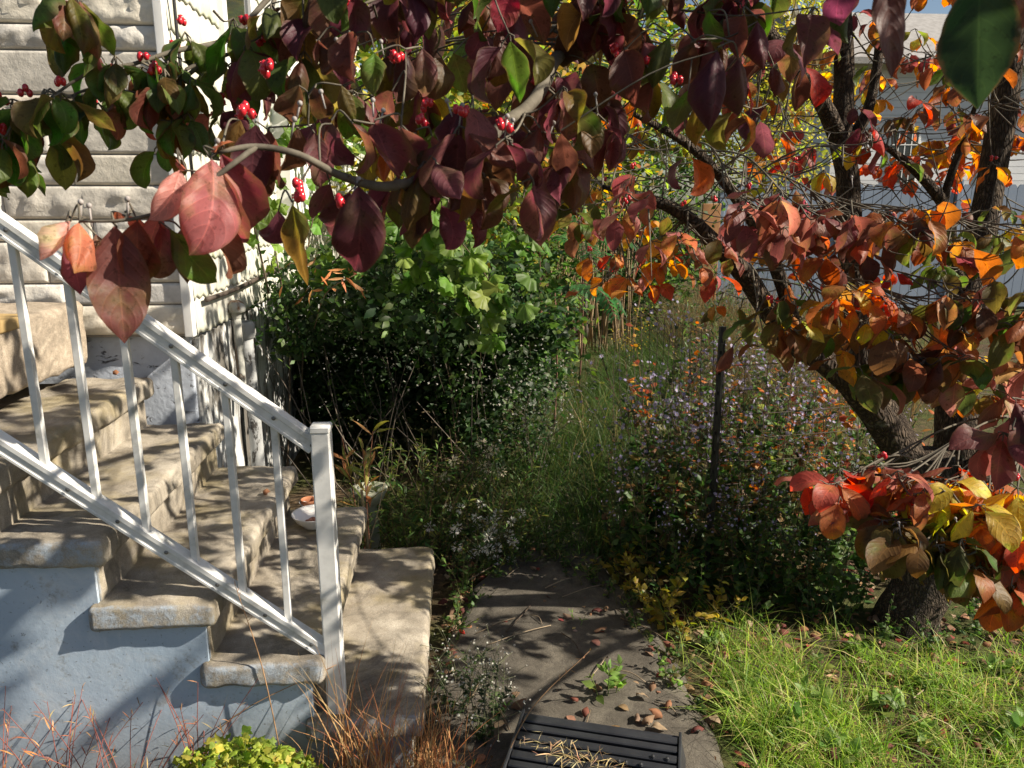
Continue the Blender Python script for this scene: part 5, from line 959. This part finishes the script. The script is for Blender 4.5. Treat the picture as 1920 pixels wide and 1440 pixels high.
for q in range(12):
    x, y = random.uniform(1060, 1930), random.uniform(40, 470); c = at(x, y, random.uniform(2.1, 3.3)); spray(attp(c), c, (.24, .25, .12), 8, [ORA+YEL+RED[:1], RED+ORA+PUR[:2], ORA+OLV+PUR][q % 3], (.058, .09), DOG, (3, 6), q % 2, 0, (.1, 1.9))
# bare twigs
for q in range(36):
    tw = Spray('bare_twig'); L = smoothline(random.choice(LIMBS), 4); p = L[random.randint(2, len(L)-1)]; d = rdir(1, .4)[0]; l = random.uniform(.15, .5); tw.twig([p, p+d*l*.5+[0, 0, .02], p+d*l+[0, 0, .05*random.random()]], random.uniform(.002, .0045), .0008); tw.done()
PUR, ORA, RED, YEL = _P, _O, _R, _Y
# canopy above and beside the frame (casts the dappled shade)
def canopy(c, rad, nw, pl, size=(.085,.12), nsp=12):
    c = np.array(c); rad = np.array(rad)
    for k in range(nsp):
        v = rdir(1)[0]*random.random()**.4; p = c+v*rad; a = attp(p, UPL); spray(a, p, (.42, .42, .16), max(1, nw//nsp), pl, size, DOG_LO, (4, 6), 0, 0, (.3, 1.3))
canopy((1.1,.75,2.35), (.5,.35,.25), 26, PUR, nsp=3); canopy((1.6,1.7,2.95), (1.5,1.3,.65), 150, PUR+ORA+OLV, nsp=15); canopy((2.9,2.3,2.5), (1.0,1.0,.8), 66, PUR+ORA, nsp=11); canopy((.8,3.2,3.0), (1.1,.8,.5), 48, ORA+OLV, nsp=6); canopy((2.6,3.5,3.0), (1.1,.8,.7), 45, RED+ORA, nsp=6)
# ---- foreground overhanging leaves
def hleaf(s, bx, by, tx, ty, Y, w, col, dY=0., roll=None, var=None, jit=.1):
    a = at(bx, by, Y); b = at(tx, ty, Y+dY); d = b-a; L = np.linalg.norm(d); toc = N(CAM-a)
    roll = random.gauss(0, .5) if roll is None else roll; sx = np.cross(N(d), toc); nr = toc*math.cos(roll)+sx*math.sin(roll)
    tp = DOG_HI if var is None else [DOG_HI[var]]
    leaves(s.lf, tp, [a], d, nr, L*1.08, np.array(col), jit, w/.30*.80); q = FGL[np.argmin(np.linalg.norm(FGL-a, axis=1))]; mid = q*.45+a*.55+rng.normal(0, .006, 3)+np.array([0, 0, .010]); s.twig([q, mid, a], .0014, .0010); globals()['FGL'] = np.vstack([FGL, [mid, a+[0, 0, .004]]])
FGL = np.vstack([smoothline(MAINP, 6), smoothline(SIDE, 6), pxl([(1950,-120,.7),(1838,-70,.62),(1662,-72,.66)])])
FLAT = grid_leaf(12, 20, P_DOG, .22, .04, .12, .16, .35, 3); DOG_HI.insert(10, FLAT)
s = Spray(); Y = .88
hleaf(s,398,300,392,476,Y,.46,(.42,.14,.14),-.035,-.85,3,.02); hleaf(s,338,318,302,415,Y,.32,(.50,.24,.21),-.03,-.8,3,.02); hleaf(s,415,290,455,455,Y+.03,.36,(.20,.05,.06),0,-.3,1); hleaf(s,395,285,435,262,Y,.34,(.55,.2,.12),.0,-.9,2); hleaf(s,350,320,330,300,Y,.3,(.4,.15,.12))
hleaf(s,132,415,92,490,Y-.01,.38,(.6,.36,.31),-.03,-.9,4,.02); hleaf(s,148,418,152,500,Y-.02,.46,(.52,.22,.13),-.04,-.7,5,.03); hleaf(s,120,430,152,545,Y,.26,(.24,.07,.08),.02,-.8,6)
hleaf(s,215,425,232,628,Y-.01,.33,(.17,.06,.05),-.02,.1,10,.03); hleaf(s,180,440,200,560,Y+.02,.36,(.15,.05,.05),0,-.4,0); hleaf(s,235,405,205,410,Y,.4,(.45,.14,.09),0,.2,7); hleaf(s,240,405,268,440,Y,.4,(.42,.12,.09),.01,0,8); hleaf(s,258,415,262,540,Y,.36,(.14,.05,.035),0,.4,9); hleaf(s,300,420,298,520,Y+.02,.38,(.14,.04,.045)); hleaf(s,320,430,398,534,Y+.01,.30,(.10,.11,.03),.02,.5,2); hleaf(s,340,430,350,525,Y+.04,.4,(.12,.06,.04)); hleaf(s,400,420,440,520,Y+.03,.34,(.15,.07,.05)); hleaf(s,300,400,275,470,Y+.02,.34,(.3,.10,.09))
for (x, y) in ((150,418),(240,412),(172,425)): s.budp(at(x, y, Y), .022)
s.budp(at(395,300,Y), .02); s.done()
HL = [ # bx,by,tx,ty,Y,w
 (450,225,432,325,1.07,.42),(480,235,468,365,1.04,.40),(505,245,528,352,1.06,.40),(560,240,522,335,1.09,.40),(590,250,602,350,1.06,.42),(548,385,572,525,.92,.40),(522,395,502,470,.95,.40),(672,350,676,515,.92,.40),(655,360,618,445,.93,.4),
 (622,232,640,335,.96,.4),(662,232,702,325,.95,.4),(702,232,742,330,.98,.42),(752,240,792,312,1.0,.4),(760,98,742,192,1.12,.44),(792,92,800,180,1.14,.4),(702,100,700,172,1.1,.4),(642,70,602,135,1.12,.42),(652,62,662,145,1.1,.4),(596,75,602,120,1.1,.45),
 (862,205,828,292,1.06,.42),(884,203,908,302,1.05,.42),(932,258,962,345,1.07,.42),(1012,240,998,352,1.1,.42),(1052,250,1066,335,1.1,.42),(985,260,975,330,1.13,.42),(942,62,920,142,1.22,.44),(962,76,1002,178,1.22,.46),(1050,60,1085,135,1.25,.46),(1080,40,1110,110,1.25,.42),(905,60,882,110,1.2,.44),
 (850,100,872,170,1.2,.42),(830,110,812,185,1.2,.42),(735,170,720,235,1.08,.42),(560,160,545,240,1.05,.42),(590,165,612,235,1.05,.42),(640,160,668,225,1.06,.42),(500,300,478,375,1.07,.42),(620,345,588,410,.95,.4),(780,250,765,330,1.02,.42),(810,255,845,330,1.04,.42),(900,295,930,365,1.12,.42),(940,300,925,370,1.14,.42),
 (1345,95,1340,238,1.08,.40),(1385,110,1402,215,1.1,.4),(1300,80,1268,165,1.15,.42),(1255,70,1232,160,1.2,.42),(1210,60,1180,130,1.25,.42),(1170,95,1195,185,1.2,.42),(1110,120,1128,200,1.25,.42),(1140,40,1150,110,1.28,.42),(1290,170,1262,240,1.15,.42),(1040,170,1030,215,1.2,.42),(1225,150,1210,230,1.2,.42),
 (1420,40,1440,120,1.2,.42),(1395,30,1370,100,1.2,.4),(1330,20,1350,80,1.2,.42)]
s = Spray()
for i, (a, b, c_, d, Y, w) in enumerate(HL): hleaf(s, a, b, c_, d, Y, w, random.choice(PUR if i % 5 else OLV+PUR[3:]), random.uniform(-.04, .04))
hleaf(s,888,203,903,304,1.03,.44,(.20,.07,.075),-.03,-.6,7); hleaf(s,960,-25,935,55,1.15,.46,(.34,.04,.06),0,.2,10,.02)
for (x, y, Y) in ((1158,95,1.22),(1205,118,1.2),(1160,118,1.24),(862,300,1.1),(800,200,1.1),(555,355,.92),(570,370,.9),(462,212,.94),(505,130,1.0),(628,378,.92),(880,215,1.06),(785,230,1.05),(1270,150,1.15),(745,110,1.1),(640,5,1.1),(1010,150,1.2)): s.berry(at(x, y, Y), random.randint(3, 6))
for (x, y, Y) in ((720,95,1.12),(710,225,1.0),(848,205,1.06),(660,355,.92),(555,215,.94),(610,190,1.0),(700,205,1.0),(1008,55,1.22),(1240,125,1.2),(1265,150,1.18),(1180,130,1.2),(960,240,1.08),(1028,245,1.1),(545,245,.93),(1200,20,1.22),(630,90,1.1)): s.budp(at(x, y+14, Y), .020)
s.done()
# filler whorls along the overhanging branch, densest along the top edge
def whorls(L, n, off, pl, size, tpl=DOG_HI, drop=(.6,2.2), lpw=(3,5), check=True, nb=0, nbud=0):
    s = Spray(); L = smoothline(L, 6)
    for k in range(n):
        q = L[random.randint(0, len(L)-1)]; p = q+rng.normal(0, 1, 3)*np.array(off); s.twig([q, q*.5+p*.5+[0, 0, -.01], p], .002, .001); s.whorl(p, random.randint(*lpw), size, pl, tpl, drop, check=check)
        if k < nb: s.berry(p+[0, 0, .014])
        if k < nbud: s.budp(p)
    s.done()
whorls(pxl([(1420,20,1.45),(1250,20,1.35),(1100,40,1.3),(950,40,1.25),(820,20,1.25),(700,10,1.2),(600,-10,1.2)]), 28, (.07,.10,.05), PUR+PUR+OLV, (.055,.088), nbud=5, nb=2)
whorls(pxl([(1450,-60,1.4),(1200,-60,1.3),(950,-80,1.2),(700,-80,1.2),(540,-60,1.2)]), 26, (.08,.12,.05), PUR+OLV, (.06,.092))
whorls(MAINP[3:11], 16, (.05,.07,.03), PUR+OLV[1:3], (.055,.088), nbud=4, nb=2)
whorls(pxl([(1100,180,1.6),(1200,190,1.6),(1320,190,1.6),(1420,200,1.7)]), 9, (.07,.1,.06), PUR+OLV+ORA[3:], (.08,.115), nbud=3)
whorls(pxl([(700,180,1.5),(850,200,1.6),(1000,220,1.7)]), 8, (.1,.12,.06), OLV+ORA[2:]+YEL[:1]+PUR[:1], (.07,.10))
for (x0, x1, y0, y1, n, pl_) in ((560, 1000, -20, 230, 16, PUR+OLV), (900, 1450, -20, 240, 24, PUR+PUR+OLV[1:]+ORA[3:]), (1250, 1600, -20, 150, 9, PUR+ORA[3:]+RED[:1])):
    s = Spray()
    for k in range(n):
        p = at(random.uniform(x0, x1), random.uniform(y0, y1), random.uniform(1.45, 2.1)); q = near(np.vstack([MAINP[:5], B1]), p); s.twig([q, q*.5+p*.5+[0, 0, .04], p], .0026, .001); s.whorl(p, random.randint(4, 6), (.07, .10), pl_, DOG, (.5, 2.1))
    s.done()
# upper left greener twigs
GLF = OLV+[(.07,.12,.03),(.10,.14,.035),(.20,.07,.05)]
for L, n in ((UL, 14), (UL2, 10), (UL3, 10)): whorls(L[1:], n, (.02,.05,.02), GLF, (.048,.074), lpw=(3, 4), nb=4)
whorls(pxl([(20,20,1.2),(110,15,1.2),(180,30,1.25)]), 4, (.03,.05,.02), GLF, (.07,.10), nb=1); whorls(pxl([(400,20,1.3),(520,40,1.3),(470,180,1.35),(380,200,1.35)]), 5, (.03,.05,.03), GLF+PUR, (.07,.10), nb=3); whorls(pxl([(-20,200,1.2),(20,240,1.2)]), 3, (.02,.03,.02), GLF, (.06,.09), nb=1)
whorls(pxl([(60,280,1.3),(70,240,1.3)]), 2, (.01,.02,.01), GLF+RED[:1], (.06,.09), nb=2)
# near leaves at top right
s = Spray(); hleaf(s,1838,-60,1832,185,.62,.34,(.020,.036,.013),-.02,.35,10,.02); hleaf(s,1662,-60,1672,132,.66,.26,(.09,.035,.03),.0,-.5,10,.02); hleaf(s,1930,-40,1905,60,.7,.4,(.16,.06,.04)); s.twig(pxl([(1950,-120,.7),(1838,-70,.62),(1662,-72,.66)]), .003, .0015); s.done()
# ================================================================== light, sky, camera
w = bpy.data.worlds.new('World'); S_.world = w; w.use_nodes = True; nt = w.node_tree; nt.nodes.clear()
sk = nt.nodes.new('ShaderNodeTexSky'); sk.sky_type = 'NISHITA'; sk.sun_disc = False; sk.sun_elevation = math.asin(SUN[2]); sk.sun_rotation = math.atan2(SUN[0], SUN[1])
bg = nt.nodes.new('ShaderNodeBackground'); bg.inputs[1].default_value = .05; ou = nt.nodes.new('ShaderNodeOutputWorld'); nt.links.new(sk.outputs[0], bg.inputs[0]); nt.links.new(bg.outputs[0], ou.inputs[0])
sl = bpy.data.lights.new('sun', 'SUN'); sl.energy = 5.0; sl.angle = math.radians(.53); sl.color = (1., .90, .75); so = bpy.data.objects.new('sun', sl); COL.objects.link(so); so.rotation_euler = Vector(SUN).to_track_quat('Z', 'Y').to_euler(); so.location = (6, -2, 8)
cd = bpy.data.cameras.new('camera'); cd.sensor_width = 36; cd.lens = F/1920*36; cd.clip_start = .05; cd.clip_end = 1500; cd.dof.use_dof = True; cd.dof.focus_distance = 2.6; cd.dof.aperture_fstop = 14
co = bpy.data.objects.new('camera', cd); COL.objects.link(co); co.location = CAM; co.rotation_euler = (PI/2-TH, 0, -YAW); S_.camera = co
S_.view_settings.view_transform = 'Standard'; S_.view_settings.look = 'None'; S_.view_settings.exposure = .95; S_.view_settings.gamma = 1; S_.view_settings.use_curve_mapping = False
S_.render.engine = 'CYCLES'; c = S_.cycles; c.max_bounces = 7; c.diffuse_bounces = 4; c.glossy_bounces = 2; c.transmission_bounces = 5; c.use_denoising = True; c.caustics_reflective = False; c.caustics_refractive = False; c.sample_clamp_indirect = 6
